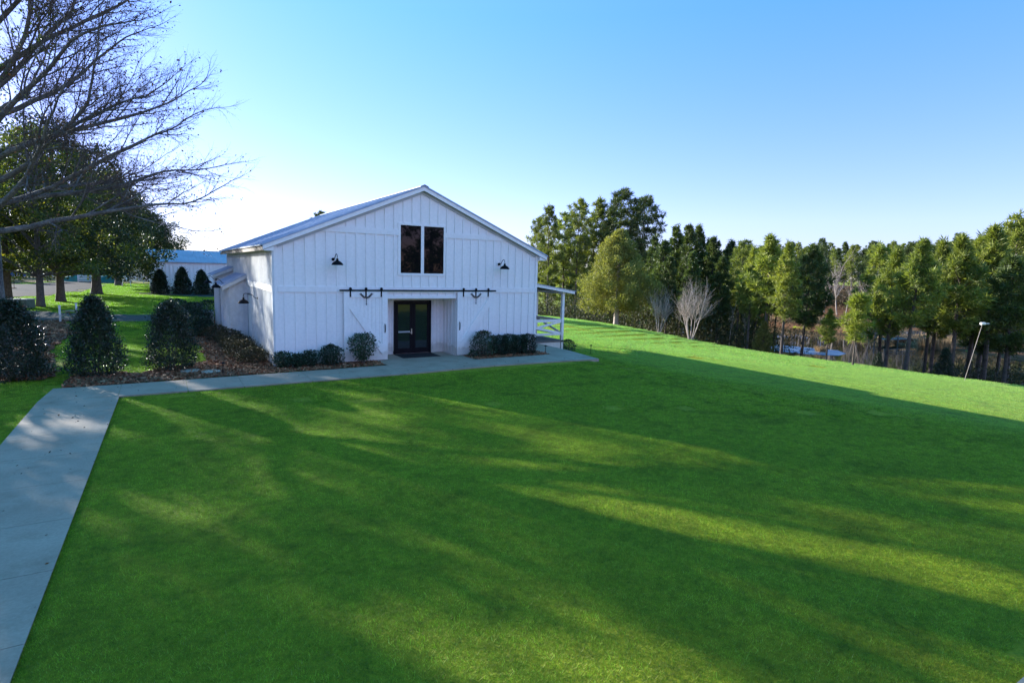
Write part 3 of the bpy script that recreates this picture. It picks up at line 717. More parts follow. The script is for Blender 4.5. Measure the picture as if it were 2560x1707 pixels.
be = empty('porch_bench', (13.6, 5.6, 0.1)); tag(be, 'dark wicker bench with an orange cushion on the side porch', 'bench')
q = MB(); q.box(-.9, .9, -.35, .35, .3, .42); q.build('seat', 'wicker', be)
q = MB(); q.box(-.9, .9, .3, .4, .42, .95); q.build('backrest', 'wicker', be)
for x in (-.85, .85):
    for y in (-.3, .3):
        q = MB(); q.box(x - .04, x + .04, y - .04, y + .04, 0, .3); q.build('leg', 'wicker', be)
q = MB(); q.box(.1, .85, -.3, .28, .43, .55); q.build('cushion', 'orange', be, bevel=.04)
br = MB(); br.box(WB + .04, WB + .7, pf + .3, pf + 1.1, .11, .55); br.box(WB + .04, WB + .7, pf + 1.0, pf + 1.1, .55, .95)
tag(br.build('armchair', 'wicker', bevel=.03), 'dark armchair tucked behind the front railing of the porch', 'armchair')

# ------------------------------------------------------------------ shrubs
def cone_points(N, R, H, prof, R_=None, jitter=0.12, thick=0.35):
    """points in the outer part of a lumpy solid of revolution"""
    G = R_ or rng
    z = G.random(N) ** 0.9; a = G.random(N) * 2 * math.pi
    ph = G.random(6) * 6.28
    lump = 1 + 0.12 * np.sin(3 * a + 9 * z + ph[0]) + 0.10 * np.sin(5 * a - 14 * z + ph[1]) + 0.06 * np.sin(8 * a + 21 * z + ph[2]) + 0.05 * np.sin(11 * a - 31 * z + ph[3])
    pr = np.interp(z, [p[0] for p in prof], [p[1] for p in prof])
    r = R * pr * lump * (1 - thick * G.random(N) ** 2.2) + G.normal(size=N) * jitter * R * 0.3
    P = np.stack([r * np.cos(a), r * np.sin(a), z * H], 1)
    out = unit(np.stack([np.cos(a), np.sin(a), 0.25 + 0 * a], 1))
    return P, out
def shrub(name, loc, R, H, N, size, mat, prof, label, cat='shrub', group=None, stems=4, thick=0.5, aspect=0.55, mixo=0.45, seed=0, stem_h=0.5, base_z=0.0, jitter=0.12):
    G = np.random.default_rng(seed + 100)
    e = empty(name, loc); tag(e, label, cat, group)
    P, out = cone_points(N, R, H - base_z, prof, G, jitter, thick); P[:, 2] += base_z
    # tip sprigs break the outline
    k = N // 12; S_, o2 = cone_points(k, R * 1.06, (H - base_z) * 1.04, prof, G, 0.3, 0.1); S_[:, 2] += base_z
    P = np.concatenate([P, S_]); out = np.concatenate([out, o2]) + np.array([0, 0, 0.3])
    polys('foliage', leaves(P, size, aspect, unit(out), mixo, G), 4, mat, e)
    s = MB()
    for i in range(stems):
        a = 6.28 * i / stems + G.random(); r = R * 0.35
        s.tube([(0.05 * math.cos(a), 0.05 * math.sin(a), -0.05), (r * .5 * math.cos(a), r * .5 * math.sin(a), H * stem_h * .5), (r * math.cos(a), r * math.sin(a), H * stem_h)], [0.02, 0.016, 0.008], 5)
    s.build('stem', 'bark', e)
    return e
CONE = [(0, 0.82), (0.08, 1.0), (0.25, 0.98), (0.45, 0.8), (0.55, 0.66), (0.7, 0.6), (0.85, 0.4), (0.95, 0.2), (1, 0.05)]
CONE2 = [(0, 0.8), (0.1, 0.98), (0.3, 1.0), (0.5, 0.86), (0.62, 0.74), (0.8, 0.6), (0.92, 0.36), (1, 0.1)]
VASE = [(0, 0.25), (0.15, 0.5), (0.4, 0.9), (0.65, 1.0), (0.88, 0.85), (1, 0.4)]
ROUND = [(0, 0.5), (0.15, 0.85), (0.4, 1.0), (0.65, 0.95), (0.85, 0.7), (1, 0.15)]
BOXY = [(0, 0.8), (0.1, 0.95), (0.5, 1.0), (0.85, 0.96), (0.96, 0.75), (1, 0.3)]
HG = 'conical hollies beside the left walk'
shrub('holly_shrub', (-8.1, 0.9, -.05), .92, 2.62, 23000, 0.062, 'holly', CONE2, 'wide dark holly at the left edge of the photo, left of the other big hollies', 'shrub', HG, seed=1, thick=0.6, jitter=.34)
shrub('holly_shrub', (-5.8, 0.62, -.02), 0.79, 2.72, 22000, 0.062, 'holly', CONE, 'dark glossy conical holly right behind the corner of the concrete walk', 'shrub', HG, seed=2, thick=0.6, jitter=.34)
shrub('holly_shrub', (-3.5, 0.9, -.02), 0.79, 2.5, 20000, 0.06, 'holly', CONE2, 'dark conical holly in the mulch bed nearest to the barn', 'shrub', HG, seed=3, thick=0.6, jitter=.34)
FH = 'conical shrubs along the far white building'
for i, (px, D, R, H, lab) in enumerate(((401, 71, 1.2, 3.3, 'small conical evergreen at the left end of the far white building'),
                           (457, 71.5, 1.25, 3.7, 'conical evergreen second from the left end of the far white building, the tallest there'),
                           (505, 72, 1.2, 3.4, 'conical evergreen third along the far white building'),
                           (553, 72.5, 1.15, 3.3, 'conical evergreen half hidden behind the roof of the barn side entry'))):
    x, y = plan(px, D, 730); shrub('conical_evergreen', (x, y, tz(x, y)), R * .8, H * .88, 8000, 0.15, 'holly', CONE, lab, 'shrub', FH, seed=10 + i, thick=.9)
# in front of the barn, left bed
LBG = 'low shrubs left of the entrance'
for i, (x, y, R, H, lab) in enumerate(((0.15, -0.5, 0.34, 0.62, 'low dark shrub at the front left corner of the barn'),
                                      (0.68, -0.55, 0.30, 0.5, 'lowest dark shrub in the left bed, second from the barn corner'),
                                      (1.18, -0.55, 0.30, 0.62, 'low dark shrub with loose upright sprigs, third from the barn corner'),
                                      )):
    shrub('low_shrub', (x, y, 0), R, H, 1000, 0.075, 'box', VASE, lab, 'shrub', LBG, seed=20 + i, jitter=.6, thick=.9)
shrub('low_shrub', (2.0, -0.5, 0), 0.42, 0.8, 1800, 0.075, 'box', ROUND, 'rounded dark shrub beside the small outlet box on the barn front', 'shrub', LBG, seed=24, jitter=.5, thick=.8)
VASE_ = [(0, 0.25), (0.15, 0.5), (0.4, 0.9), (0.65, 1.0), (0.88, 0.85), (1, 0.4)]
shrub('camellia_bush', (3.3, -0.55, 0), 0.5, 1.22, 1700, 0.085, 'camellia', VASE, 'open leafy camellia bush on thin stems before the left sliding door', 'shrub', None, seed=25, thick=0.85, jitter=.5, stems=7, stem_h=.75, base_z=0.12)
shrub('camellia_bush', (8.95, -0.62, 0), 0.54, 1.16, 2600, 0.07, 'redleaf', ROUND, 'loose bush with reddish tips left of the clipped hedge', 'shrub', None, seed=26, thick=0.7, jitter=.35, stem_h=.6)
HB = 'clipped box bushes of the hedge right of the entrance'
for i, (x, lab) in enumerate(((9.8, 'clipped dark box bush touching the red-tipped bush, left end of the hedge'), (10.35, 'clipped dark box bush, second of the hedge'),
                              (10.9, 'clipped dark box bush, third of the hedge'), (11.42, 'clipped dark box bush at the barn corner, right end of the hedge'))):
    shrub('box_bush', (x, -0.6, 0), 0.35, 0.92 + 0.04 * math.sin(i * 2.1), 3600, 0.055, 'box', BOXY, lab, 'shrub', HB, seed=30 + i, thick=.6)
shrub('grass_tuft', (8.32, -0.75, 0), 0.16, 0.3, 160, 0.09, 'camellia', ROUND, 'tiny leafy sprig at the left tip of the right mulch bed', 'plant', None, seed=36)
# bronze shrubs along the left wall
LG = 'low bronze shrubs along the left wall of the barn'
ws_ = ['nearest to the front corner', 'second from the front corner', 'third from the front corner', 'fourth from the front corner', 'below the side door', 'in front of the first side entry']
for i, (x, y, R, H) in enumerate(((-0.75, 1.4, 0.75, 0.75), (-1.0, 2.9, 0.85, 0.95), (-1.0, 4.5, 0.85, 0.95), (-1.05, 6.1, 0.8, 0.9), (-1.1, 7.6, 0.8, 0.95), (-1.5, 9.3, 0.7, 1.0))):
    shrub('bronze_shrub', (x * .9, y, 0), R * .8, H * .78, 2400, 0.06, 'loro', ROUND, 'spreading bronze-green shrub by the left barn wall, ' + ws_[i], 'shrub', LG, seed=40 + i)
DG = 'dark shrubs beside the barn side entries'
for i, (x, y, R, H, lab) in enumerate(((-2.5, 13.5, 0.95, 1.5, 'broad dark shrub left of the first side entry'), (-2.1, 16.5, 1.0, 1.5, 'dark shrub before the farther side entry'),
                                  (-3.0, 18.5, 1.1, 1.6, 'dark shrub at the gravel drive beside the barn'), (-1.0, 20.5, 1.0, 1.4, 'dark shrub behind the grey equipment cabinets'), (-2.0, 11.4, 0.7, 1.0, 'small dark shrub right before the first side entry'))):
    shrub('dark_shrub', (x, y, 0), R, H, 3500, 0.085, 'box', ROUND, lab, 'shrub', DG, seed=50 + i)
shrub('low_shrub', (14.6 + 2.2, 3.4, tz(16.8, 3.4)), 0.48, 0.7, 1800, 0.06, 'box', ROUND, 'small green shrub at the outer porch post', 'shrub', None, seed=60)

# path lights
def plight(x, y, lab, h=0.42, mat='black'):
    e = empty('path_light', (x, y, max(tz(x, y), -10))); tag(e, lab, 'garden light', 'garden path lights')
    a = MB(); a.tube([(0, 0, -0.05), (0, 0, h)], 0.014, 8); a.build('stake', mat, e)
    b = MB(); b.lathe([(0.1, h), (0.085, h + .015), (0.02, h + .05), (0.002, h + .055)], (0, 0, 0), 14); b.build('cap', mat, e)
plight(12.2, -0.95, 'small garden light on a stake at the right mulch bed tip')
plight(-1.95, -0.9, 'small garden light on a stake in the left mulch bed')
x_, y_ = 17.6, 2.2
plight(x_, y_, 'thin dark garden stake light on the lawn beyond the porch', 0.5)

# equipment cabinets behind the dark shrubs
for (x, y, lab) in ((-1.3, 18.9, 'grey outdoor unit with slatted sides between the dark shrubs'), (-2.6, 22.0, 'dark grey cabinet behind the shrubs at the gravel drive')):
    e = empty('outdoor_unit', (x, y, 0)); tag(e, lab, 'cabinet')
    b = MB(); b.box(-.45, .45, -.4, .4, 0, .85); b.build('housing', 'metalgrey', e, bevel=.03)
    b = MB()
    for k in range(7): b.box(-.42, .42, -.415, -.4, .1 + k * .1, .14 + k * .1)
    b.build('slats', 'utility', e)
    b = MB(); b.lathe([(.3, .85), (.3, .88), (.05, .9)], (0, 0, 0), 16); b.build('fan_grille', 'black', e)

# ------------------------------------------------------------------ trees
def branch_path(p, d, L, n, R, wob, grav=0.0):
    pts = [p]; d = unit(d)
    for i in range(n):
        d = unit(d + R.normal(size=3) * wob + np.array([0, 0, grav])); pts.append(pts[-1] + d * L / n)
    return np.array(pts), d
def grow(mb, tips, p, d, L, r, lev, cfg, R, allp=None):
    n = cfg['n'][lev]
    pts, de = branch_path(p, d, L, n, R, cfg['wob'][lev], cfg['grav'][lev])
    rr = np.linspace(r, r * cfg['tap'][lev], n + 1)
    mb[lev].tube(pts, rr, cfg['side'][lev], cap=False)
    if lev == cfg['max']:
        tips.append(pts[-1]); tips.append(pts[len(pts) // 2]); return
    k = cfg['kids'][lev]
    for i in range(k):
        t = cfg['from'][lev] + (1 - cfg['from'][lev]) * (i + R.random()) / k
        j = min(int(t * n), n - 1); q = pts[j] + (pts[j + 1] - pts[j]) * (t * n - j)
        tan = unit(pts[j + 1] - pts[j])
        perp = unit(np.cross(tan, R.normal(size=3)))
        ang = math.radians(cfg['ang'][lev] * (0.7 + 0.6 * R.random()))
        dd = tan * math.cos(ang) + perp * math.sin(ang)
        if cfg.get('flat'): dd = unit(dd * np.array([1, 1, 0.75]))
        grow(mb, tips, q, dd, L * cfg['len'][lev] * (0.6 + 0.6 * R.random()) * (1.15 - 0.5 * t), rr[j] * cfg['rad'][lev], lev + 1, cfg, R)
    # leader continues
    grow(mb, tips, pts[-1], de, L * cfg['len'][lev] * 0.9, rr[-1], lev + 1, cfg, R)

# --- the big bare oak at the left edge
def big_oak(loc, label):
    e = empty('bare_oak_tree', loc); tag(e, label, 'tree')
    R = np.random.default_rng(5)
    mbs = [MB() for _ in range(6)]; tips = []
    trunk = np.array([(0, 0, -0.2), (0.05, 0, 1.0), (0.0, 0.1, 3.0), (0.1, 0.0, 6.0), (0.0, 0.1, 9.5), (0.15, 0, 13.0), (0.3, 0, 16.5), (0.3, 0, 19)])
    tr = MB(); tr.tube(trunk, [0.62, 0.48, 0.44, 0.38, 0.31, 0.24, 0.15, 0.05], 14)
    cfg = dict(max=4, n=[7, 6, 5, 3, 3], wob=[.10, .12, .12, .12, .15], grav=[.03, .035, .02, .02, .01], tap=[.42, .4, .4, .4, .35], side=[9, 6, 4, 3, 3],
               kids=[8, 6, 6, 5, 0], **{'from': [.38, .25, .15, .1, 0]}, ang=[33, 34, 36, 38, 40], len=[.5, .55, .55, .6, .5], rad=[.42, .55, .55, .6, .6])
    rt = np.array([RT[0], RT[1], 0]); rt = rt / np.linalg.norm(rt); fw = np.array([FW[0], FW[1], 0]); fw /= np.linalg.norm(fw)
    # main limbs: (height on trunk, right, forward, up, length, radius)
    limbs = [(5.0, 1, 0.15, 0.06, 6.3, .17), (5.6, 1, -0.3, 0.16, 5.9, .16), (6.0, 1, 0.1, 0.2, 6.4, .15), (6.2, 1, 0.4, 0.25, 6.2, .16), (6.8, 1, 0.0, 0.32, 6.5, .16), (7.5, 1, -0.35, 0.42, 5.8, .15), (8.0, 1, 0.3, 0.5, 6.2, .16),
             (8.7, 1, -0.05, 0.58, 6.2, .15), (9.4, 1, 0.45, 0.68, 5.2, .15), (9.9, 1, -.3, 0.8, 5.2, .15), (10.6, 1, .1, 0.95, 6.2, .15), (11.4, 1, -.2, 1.0, 6.0, .14), (12.2, .9, .3, 1.1, 5.6, .13), (12.8, 1, 0, .85, 5.6, .13), (13.4, .8, -.2, 1.2, 5.2, .12), (10.0, 1, .3, .75, 6.2, .14), (15, .6, .2, 1.2, 3.4, .08),
             (5.0, -1, 0.2, 0.4, 5.2, .18), (7.2, -1, -0.3, 0.6, 5.0, .17), (9.4, -1, 0.4, 0.8, 5.0, .15), (11.5, -1, 0, 1.0, 4.2, .13),
             (6.0, 0.3, 1, 0.5, 5.0, .17), (9.0, -.1, 1, 0.8, 4.6, .15), (7.4, 0.2, -1, 0.7, 4.0, .14), (10.0, .3, -1, 0.9, 4.0, .14), (13, 0.1, -.8, 1, 3.5, .1), (12.2, .2, .8, 1.1, 3.8, .11)]
    for h, a, b, c, L, r in limbs:
        p = np.array([np.interp(h, trunk[:, 2], trunk[:, i]) for i in range(2)] + [h])
        grow(mbs, tips, p, rt * a + fw * b + np.array([0, 0, c + .08]), L * 1.0, r * .8, 0, cfg, R)
    tr.build('trunk', 'bark_oak', e, smooth_=True)
    lim = MB(); 
    for m in mbs[:2]: lim.v += m.v; lim.f += [tuple(i + lim.n for i in f) for f in m.f]; lim.n += m.n
    lim.build('limbs', 'bark_oak', e, smooth_=True)
    tw = MB()
    for m in mbs[2:]: tw.v += m.v; tw.f += [tuple(i + tw.n for i in f) for f in m.f]; tw.n += m.n
    tw.build('twigs', 'twig', e)
    T = np.array(tips); sel = T[R.random(len(T)) < 0.045]
    sel = np.repeat(sel, 2, 0) + R.normal(size=(len(sel) * 2, 3)) * 0.12
    polys('dry_leaves', leaves(sel, 0.09, 0.6, None, 0.5, R), 4, 'brown_leaf', e)
    # mistletoe / evergreen clumps in the crown
    cl = []
    for (h, a, b) in ((15.4, 1.4, .3), (14.6, 2.3, -.4), (13.8, 2.8, .4), (16.2, 2.4, .2), (14.9, .6, .3), (15.6, 3.2, 0), (11.8, 1.2, .2), (9.6, 0.5, -.3), (9.0, 1.2, .3), (12.6, 2.6, .1), (8.2, .8, -.5), (7.4, .3, .3), (10.9, .4, .2)):
        c = rt * a + fw * b + np.array([0, 0, h]); k = 260
        cl.append(c + R.normal(size=(k, 3)) * np.array([.42, .42, .36]) * (0.7 + .6 * R.random()))
    cl = np.concatenate(cl); polys('mistletoe_clumps', leaves(cl, 0.13, 0.5, None, 0.5, R), 4, 'mistletoe', e)
    return e
ox, oy = plan(-20, 24, 800)
big_oak((ox, oy, -0.05), 'huge bare oak with arching twiggy limbs at the left edge of the photo')

# --- broad evergreen trees (left)
def leafy_tree(name, loc, H, Rc, z0, mat, seed, label, group=None, N=16000, lsize=0.2, tr=0.3, nblob=46, bark='bark', flare=1.5, cat='tree', conic=0.0, fork=True):
    R = np.random.default_rng(seed); e = empty(name, loc); tag(e, label, cat, group)
    t = MB(); pts = [(0, 0, -.2), (0, 0, .25), (.02, .02, 1.0), (.05, 0, z0), (0.1, .05, H * .6), (.05, 0, H * .9)]
    t.tube(pts, [tr * flare, tr * 1.2, tr, tr * .85, tr * .5, tr * .1], 12); t.build('trunk', bark, e, smooth_=True)
    C, B = [], MB()
    for i in range(nblob):
        u = (i + .5) / nblob; h = z0 + 0.25 + (H - z0) * (u ** 1.05) * .97
        t_ = (h - z0) / (H - z0)
        prof = (1 - conic) * math.sqrt(max(0.02, 1 - (t_ * 1.0) ** 2.2)) * (0.75 + .25 * min(1, t_ * 5)) + conic * (1 - t_) ** .8
        a = i * 2.399 + R.random() * .7; r = Rc * prof * (0.35 + .75 * R.random())
        c = np.array([r * math.cos(a), r * math.sin(a), h]); C.append((c, Rc * (.13 + .14 * R.random()) * (0.55 + .45 * prof)))
        if i % 2 == 0:
            s0 = max(z0 * .95, h - r * .8 - .4); mid = c * .5 + np.array([0, 0, s0]) * .5 + np.array([0, 0, .15])
            B.tube([(0, 0, s0), mid, c], [tr * .28, tr * .16, .02], 5, cap=False)
    B.build('limbs', bark, e)
    w_ = np.array([b for _, b in C]) ** 2; w_ /= w_.sum(); idx = R.choice(len(C), N, p=w_)
    cc = np.array([c for c, _ in C])[idx]; rr = np.array([b for _, b in C])[idx]
    d = unit(R.normal(size=(N, 3))); P = cc + d * (rr * (R.random(N) ** .45))[:, None] * np.array([1.1, 1.1, .72])
    polys('crown', leaves(P, lsize, .6, d, .3, R), 4, mat, e)
    return e
LT = [  # px, D, H, Rc, z0, mat, trunk r, label, N, conic
    (101, 48.0, 14.5, 6.0, 2.6, 'evergreen2', .27, 'evergreen tree with forked grey trunk nearest to the green utility box', 24000, .2),
    (152, 54.5, 17.0, 6.2, 2.5, 'evergreen', .34, 'evergreen tree with thick trunk between the utility box and the gravel road', 26000, .25),
    (243, 68.0, 17.0, 7.2, 2.3, 'evergreen', .5, 'large dark evergreen with flared trunk standing on the bright grass', 30000, .35),
    (299, 90.0, 15.0, 6.5, 3.6, 'evergreen', .45, 'evergreen tree with bare grey trunk beside the small white table', 20000, .2),
    (322, 101.0, 16.0, 7.0, 4.4, 'evergreen', .48, 'evergreen tree with pale trunk right behind the small white table', 18000, .2),
    (368, 104.0, 12.0, 7.4, 3.4, 'evergreen', .4, 'evergreen tree closest to the far white building, crown overhanging its roof', 24000, .1),
    (20, 52.0, 13.0, 6.0, 3.0, 'evergreen2', .32, 'yellow-green tree behind the oak at the left edge', 18000, .1)]
for i, (px, D, H, Rc, z0, mt, tr_r, lab, N, con) in enumerate(LT):
    x, y = plan(px, D, 750); leafy_tree('evergreen_tree', (x, y, tz(x, y)), H, Rc, z0, mt, 60 + i, lab, None, N, 0.21 if D < 60 else .27, tr_r, 75, conic=con)
# far backdrop trees on the left
x, y = plan(120, 150, 700); far0 = leafy_tree('far_tree', (x, y, tz(x, y)), 15, 7, 2.0, 'evergreen', 80, 'dark tree in the row far behind the parked cars', 'trees far behind the parked cars', 9000, .4, .4, 40)
for i, (px, D, s) in enumerate(((-60, 150, 1), (30, 165, 1.1), (200, 160, 1.05), (285, 170, 1.0), (345, 175, .9), (-150, 140, 1), (-260, 130, 1.1), (80, 185, 1.2), (240, 190, 1.2))):
    x, y = plan(px, D, 700); dup(far0, (x, y, tz(x, y)), i * 1.3, s * 1.3)
# trees outside the picture on the left: their shade falls across the lawn
for i, (x, y, H, Rc) in enumerate(((-21, 17, 15, 5), (-22.5, 43, 19, 4.6), (-29.5, 47, 20, 4.8), (-37, 49, 19, 4.6), (-43, 46, 19, 5.0), (-27.5, 33, 16, 4.0))):
    leafy_tree('evergreen_tree', (x, y, -0.05), H, Rc, 3.0, 'evergreen', 90 + i, 'tall evergreen outside the left edge whose shade falls across the lawn', 'evergreens beyond the left edge of the photo', 10000, .3, .4, 48)

for i in range(15):
    a = math.radians(100 + i * 13); dup(far0, (CAM[0] + 62 * math.sin(a), CAM[1] + 62 * math.cos(a), -0.1), i * 1.7, 1.0 + .15 * math.sin(i * 2.3), 'dark tree behind the viewer, mirrored in the upper window', 'trees behind the viewer')

# --- pines
def pine(name, H, z0, Rc, nb, seed, mat, tuft=0.42, per=7, lean=0.02, tr=0.17, top=0.25, up=.35, needles=8, w=.16, dens=1.0, cone=2.0):
    R = np.random.default_rng(seed); e = empty(name)
    t = MB(); bend = R.normal(size=2) * lean * H
    def ax(h): s = h / H; return np.array([bend[0] * s * s, bend[1] * s * s, h])
    hs_ = np.linspace(-0.8, H * .98, 9); t.tube([ax(h) for h in hs_], [tr * (1.05 - .97 * max(0, h) / H) + .01 for h in hs_], 7); t.build('trunk', 'bark_pine', e, smooth_=True)
    B = MB(); P, O = [], []
    for i in range(nb):
        u = (i + R.random()) / nb; h = H * z0 + (H * .97 - H * z0) * u
        prof = (math.sin(min(1, (u + .12) * 1.9) * math.pi / 2)) * (1 - u ** cone * (1 - top))
        L = Rc * prof * (.55 + .6 * R.random()); a = i * 2.399 + R.normal() * .5
        d = np.array([math.cos(a), math.sin(a), up * (.3 + 1.3 * u) + R.normal() * .12])
        n = 5; pts, de = branch_path(ax(h), d, L, n, R, .10, .06)
        B.tube(pts, np.linspace(tr * .22 * (1.1 - u), .012, n + 1), 4, cap=False)
        k = max(2, int(per * dens * (0.4 + L / Rc)))
        for _ in range(k):
            s = .35 + .68 * R.random() ** .8; j = min(int(s * n), n - 1); q = pts[j] + (pts[j + 1] - pts[j]) * min(1.1, s * n - j)
            sp = .28 * L * (1.15 - s); P.append(q + R.normal(size=3) * np.array([sp, sp, sp * .45])); O.append(unit(q - ax(h) + np.array([0, 0, .6])))
    for _ in range(4): P.append(ax(H * (.96 + .04 * R.random())) + R.normal(size=3) * .12); O.append(np.array([0, 0, 1.]))
    P = np.array(P); O = np.array(O)
    B.build('limbs', 'bark_pine', e)
    P = np.repeat(P, needles, 0); O = np.repeat(O, needles, 0)
    P = P + R.normal(size=P.shape) * tuft * .10
    V = leaves(P, tuft, w / tuft, O, .42, R)
    polys('crown', V, 4, mat, e)
    e['h'] = H; return e
PR = {}
PR['tall1'] = pine('pine_tree', 18, .38, 3.6, 70, 1, 'pine', per=11, needles=16, w=.075, tuft=.48)
PR['tall2'] = pine('pine_tree', 19, .42, 4.2, 76, 2, 'pine_dark', per=12, needles=16, w=.075, tuft=.5)
PR['tall3'] = pine('pine_tree', 17, .3, 3.3, 74, 3, 'pine', per=10, needles=16, w=.075, tuft=.48, top=.2, cone=1.4)
PR['young1'] = pine('young_pine_tree', 11, .33, 2.5, 80, 4, 'pine', per=11, tuft=.42, needles=17, w=.05, tr=.15, top=.04, up=.8, cone=1.25)
PR['young2'] = pine('young_pine_tree', 11, .36, 2.9, 84, 5, 'pine', per=12, tuft=.44, needles=17, w=.05, tr=.16, top=.06, up=.7, cone=1.3)
PR['young3'] = pine('young_pine_tree', 10, .3, 2.3, 70, 6, 'pine_dark', per=11, tuft=.42, needles=17, w=.05, tr=.13, top=.1, up=.5)
PR['sapling'] = pine('pine_sapling', 5, .36, 1.15, 30, 7, 'pine_bright', per=9, tuft=.42, needles=16, w=.04, tr=.06, top=.3, up=.8)
PR['dark1'] = pine('dark_pine_tree', 14, .1, 2.9, 95, 8, 'pine_dark', per=12, tuft=.45, needles=14, w=.08, tr=.15, top=.12, up=.45, cone=1.3)
PR['dark2'] = pine('dark_pine_tree', 14, .2, 3.1, 90, 9, 'pine_dark', per=12, tuft=.45, needles=14, w=.08, tr=.16, top=.15, up=.4, cone=1.3)
USED = {}
def put(kind, px, D, top, label, cat='pine tree', group=None, rz=None, wid=1.0, dpx=0, pyb=760):
    """tree at depth D in picture column px whose crown reaches picture row 'top'"""
    x, y = plan(px, D, (top + hz(px) + 100) / 2); z = tz(x, y)
    ztop_ = CAM[2] + (hz(px) - top) / FPX * D * 1.0
    p = PR[kind]; s = (ztop_ - z) / p['h']
    rz = random.random() * 6.28 if rz is None else rz; wid = wid * (0.85 + 0.3 * random.random())
    if kind not in USED: USED[kind] = 1; o = p; o.location = (x, y, z - .1); o.rotation_euler = (0, 0, rz); o.scale = (s * wid, s * wid, s)
    else: o = dup(p, (x, y, z - .1), rz, (s * wid, s * wid, s))
    o['label'] = label; o['category'] = cat
    if group: o['group'] = group
    elif 'group' in o: del o['group']
    return o
GA = 'tall pines right of the barn'
A_ = [('tall3', 1372, 86, 512, 'tall pine nearest to the barn roof, right of the eave'), ('tall1', 1340, 92, 545, 'tall pine partly hidden behind the right eave of the barn'),
      ('tall1', 1442, 88, 502, 'tall slim pine second from the barn, above the porch roof'), ('tall3', 1475, 92, 497, 'tall pine just left of the highest pine pair'),
      ('tall2', 1545, 90, 480, 'highest pine of all, behind the round cedar'), ('tall2', 1602, 92, 497, 'tall spreading pine with dark limbs, right of the highest pine'),
      ('tall1', 1410, 97, 535, 'pine in the gap behind the porch roof'), ('tall3', 1510, 98, 520, 'pine standing back between the highest pines')]
for k, px, D, t, lab in A_: put(k, px, D, t, lab, group=GA, wid=1.15 if k == 'tall2' else 1.0)
GB = 'dark pines on the wood edge'
Bl = [(1655, 66, 600), (1690, 70, 565), (1722, 68, 562), (1750, 72, 566), (1780, 70, 592), (1812, 70, 603), (1838, 64, 620), (1640, 74, 590), (1700, 80, 590), (1765, 82, 600), (1860, 72, 612), (1885, 66, 618), (1670, 60, 640), (1735, 60, 630), (1800, 58, 640)]
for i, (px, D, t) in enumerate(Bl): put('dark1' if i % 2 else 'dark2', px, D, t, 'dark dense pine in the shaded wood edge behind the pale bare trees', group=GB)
GC = 'bright pines above the pond slope'
for k, px, D, t, lab in (('young2', 1925, 50, 588, 'bushy yellow-green pine with its spires above the left end of the pond'), ('young1', 1968, 47, 605, 'yellow-green pine on a dark double trunk before the pale ice patch'),
                   ('young1', 1880, 54, 618, 'yellow-green pine at the left of the pond slope group'), ('young2', 2076, 46, 770, 'small pine with thin leaning trunk before the pond'),
                   ('young2', 2288, 45, 598, 'broad green pine on a dark leaning trunk before the dock'), ('young1', 2235, 50, 620, 'green pine between the young bright pine and the dock'),
                   ('young2', 2405, 46, 590, 'tall green pine just left of the leaning white lamp post'), ('young1', 2352, 52, 600, 'green pine behind the dock, left of the lamp post pine'),
                   ('young2', 2490, 50, 566, 'tall pine right of the leaning white lamp post'), ('tall3', 2552, 52, 535, 'tallest pine at the right edge of the photo'),
                   ('young1', 2448, 56, 590, 'pine close behind the leaning white lamp post'), ('tall1', 2525, 58, 556, 'tall pine in the right corner group, second from the right edge'),
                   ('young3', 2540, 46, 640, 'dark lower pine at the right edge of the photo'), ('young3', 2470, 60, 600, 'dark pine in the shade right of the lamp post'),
                   ('young3', 2020, 56, 612, 'darker pine right of the yellow-green pair')):
    put(k, px, D, t, lab, group=GC)
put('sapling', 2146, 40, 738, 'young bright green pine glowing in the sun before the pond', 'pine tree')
put('tall2', 800, 75, 531, 'pine whose dark top just shows above the barn roof', 'pine tree')
for i in range(9):
    px = (1848, 1890, 1935, 2010, 2215, 2330, 2425, 2470, 2515)[i] + random.random() * 20; D = 57 + random.random() * 13
    put(('tall1', 'tall3', 'tall2')[i % 3], px, D, 598 + random.random() * 44 - (15 if px > 2380 else 0), 'slender pine on the slope between the lawn crest and the pond', group='slender pines at the near pond shore', wid=1.2)
# far side of the pond
GD = 'pines beyond the pond'
fr_ = [(1945, 160, 612), (1985, 170, 605), (2045, 158, 598), (2080, 175, 622), (2130, 160, 612), (2172, 165, 605), (2200, 180, 622), (2232, 160, 602), (2270, 170, 606), (2310, 160, 612), (2345, 175, 600), (2385, 160, 585), (2420, 168, 600), (2450, 155, 592), (2495, 160, 580), (2010, 185, 620), (2110, 190, 625), (2160, 150, 640), (2250, 150, 640), (2330, 150, 630), (2060, 150, 650), (1900, 175, 615), (1860, 180, 620), (1820, 175, 622), (2530, 150, 590), (2580, 140, 560), (2480, 190, 590), (2400, 190, 596)]
for i, (px, D, t) in enumerate(fr_): put(('tall1', 'tall3', 'tall2')[i % 3], px, D, t, 'tall pine on the far bank beyond the pond', group=GD)
GE = 'pines deep in the right wood'
for i in range(26):
    px = 1330 + i * 24 + random.random() * 20; D = 98 + random.random() * 40
    put(('tall3', 'dark1')[i % 2], px, D, 640 - random.random() * 20 if px > 1600 else 600 + random.random() * 40, 'pine deep in the wood behind the front row of trees', group=GE)
for i in range(40):
    px = 1830 + i * 19.5 + random.random() * 14; D = 188 + random.random() * 40
    put(('tall1', 'dark2', 'dark1')[i % 3], px, D, 604 + random.random() * 22, 'distant dark pine behind the far bank trees', group='distant pines behind the pond', wid=1.3)
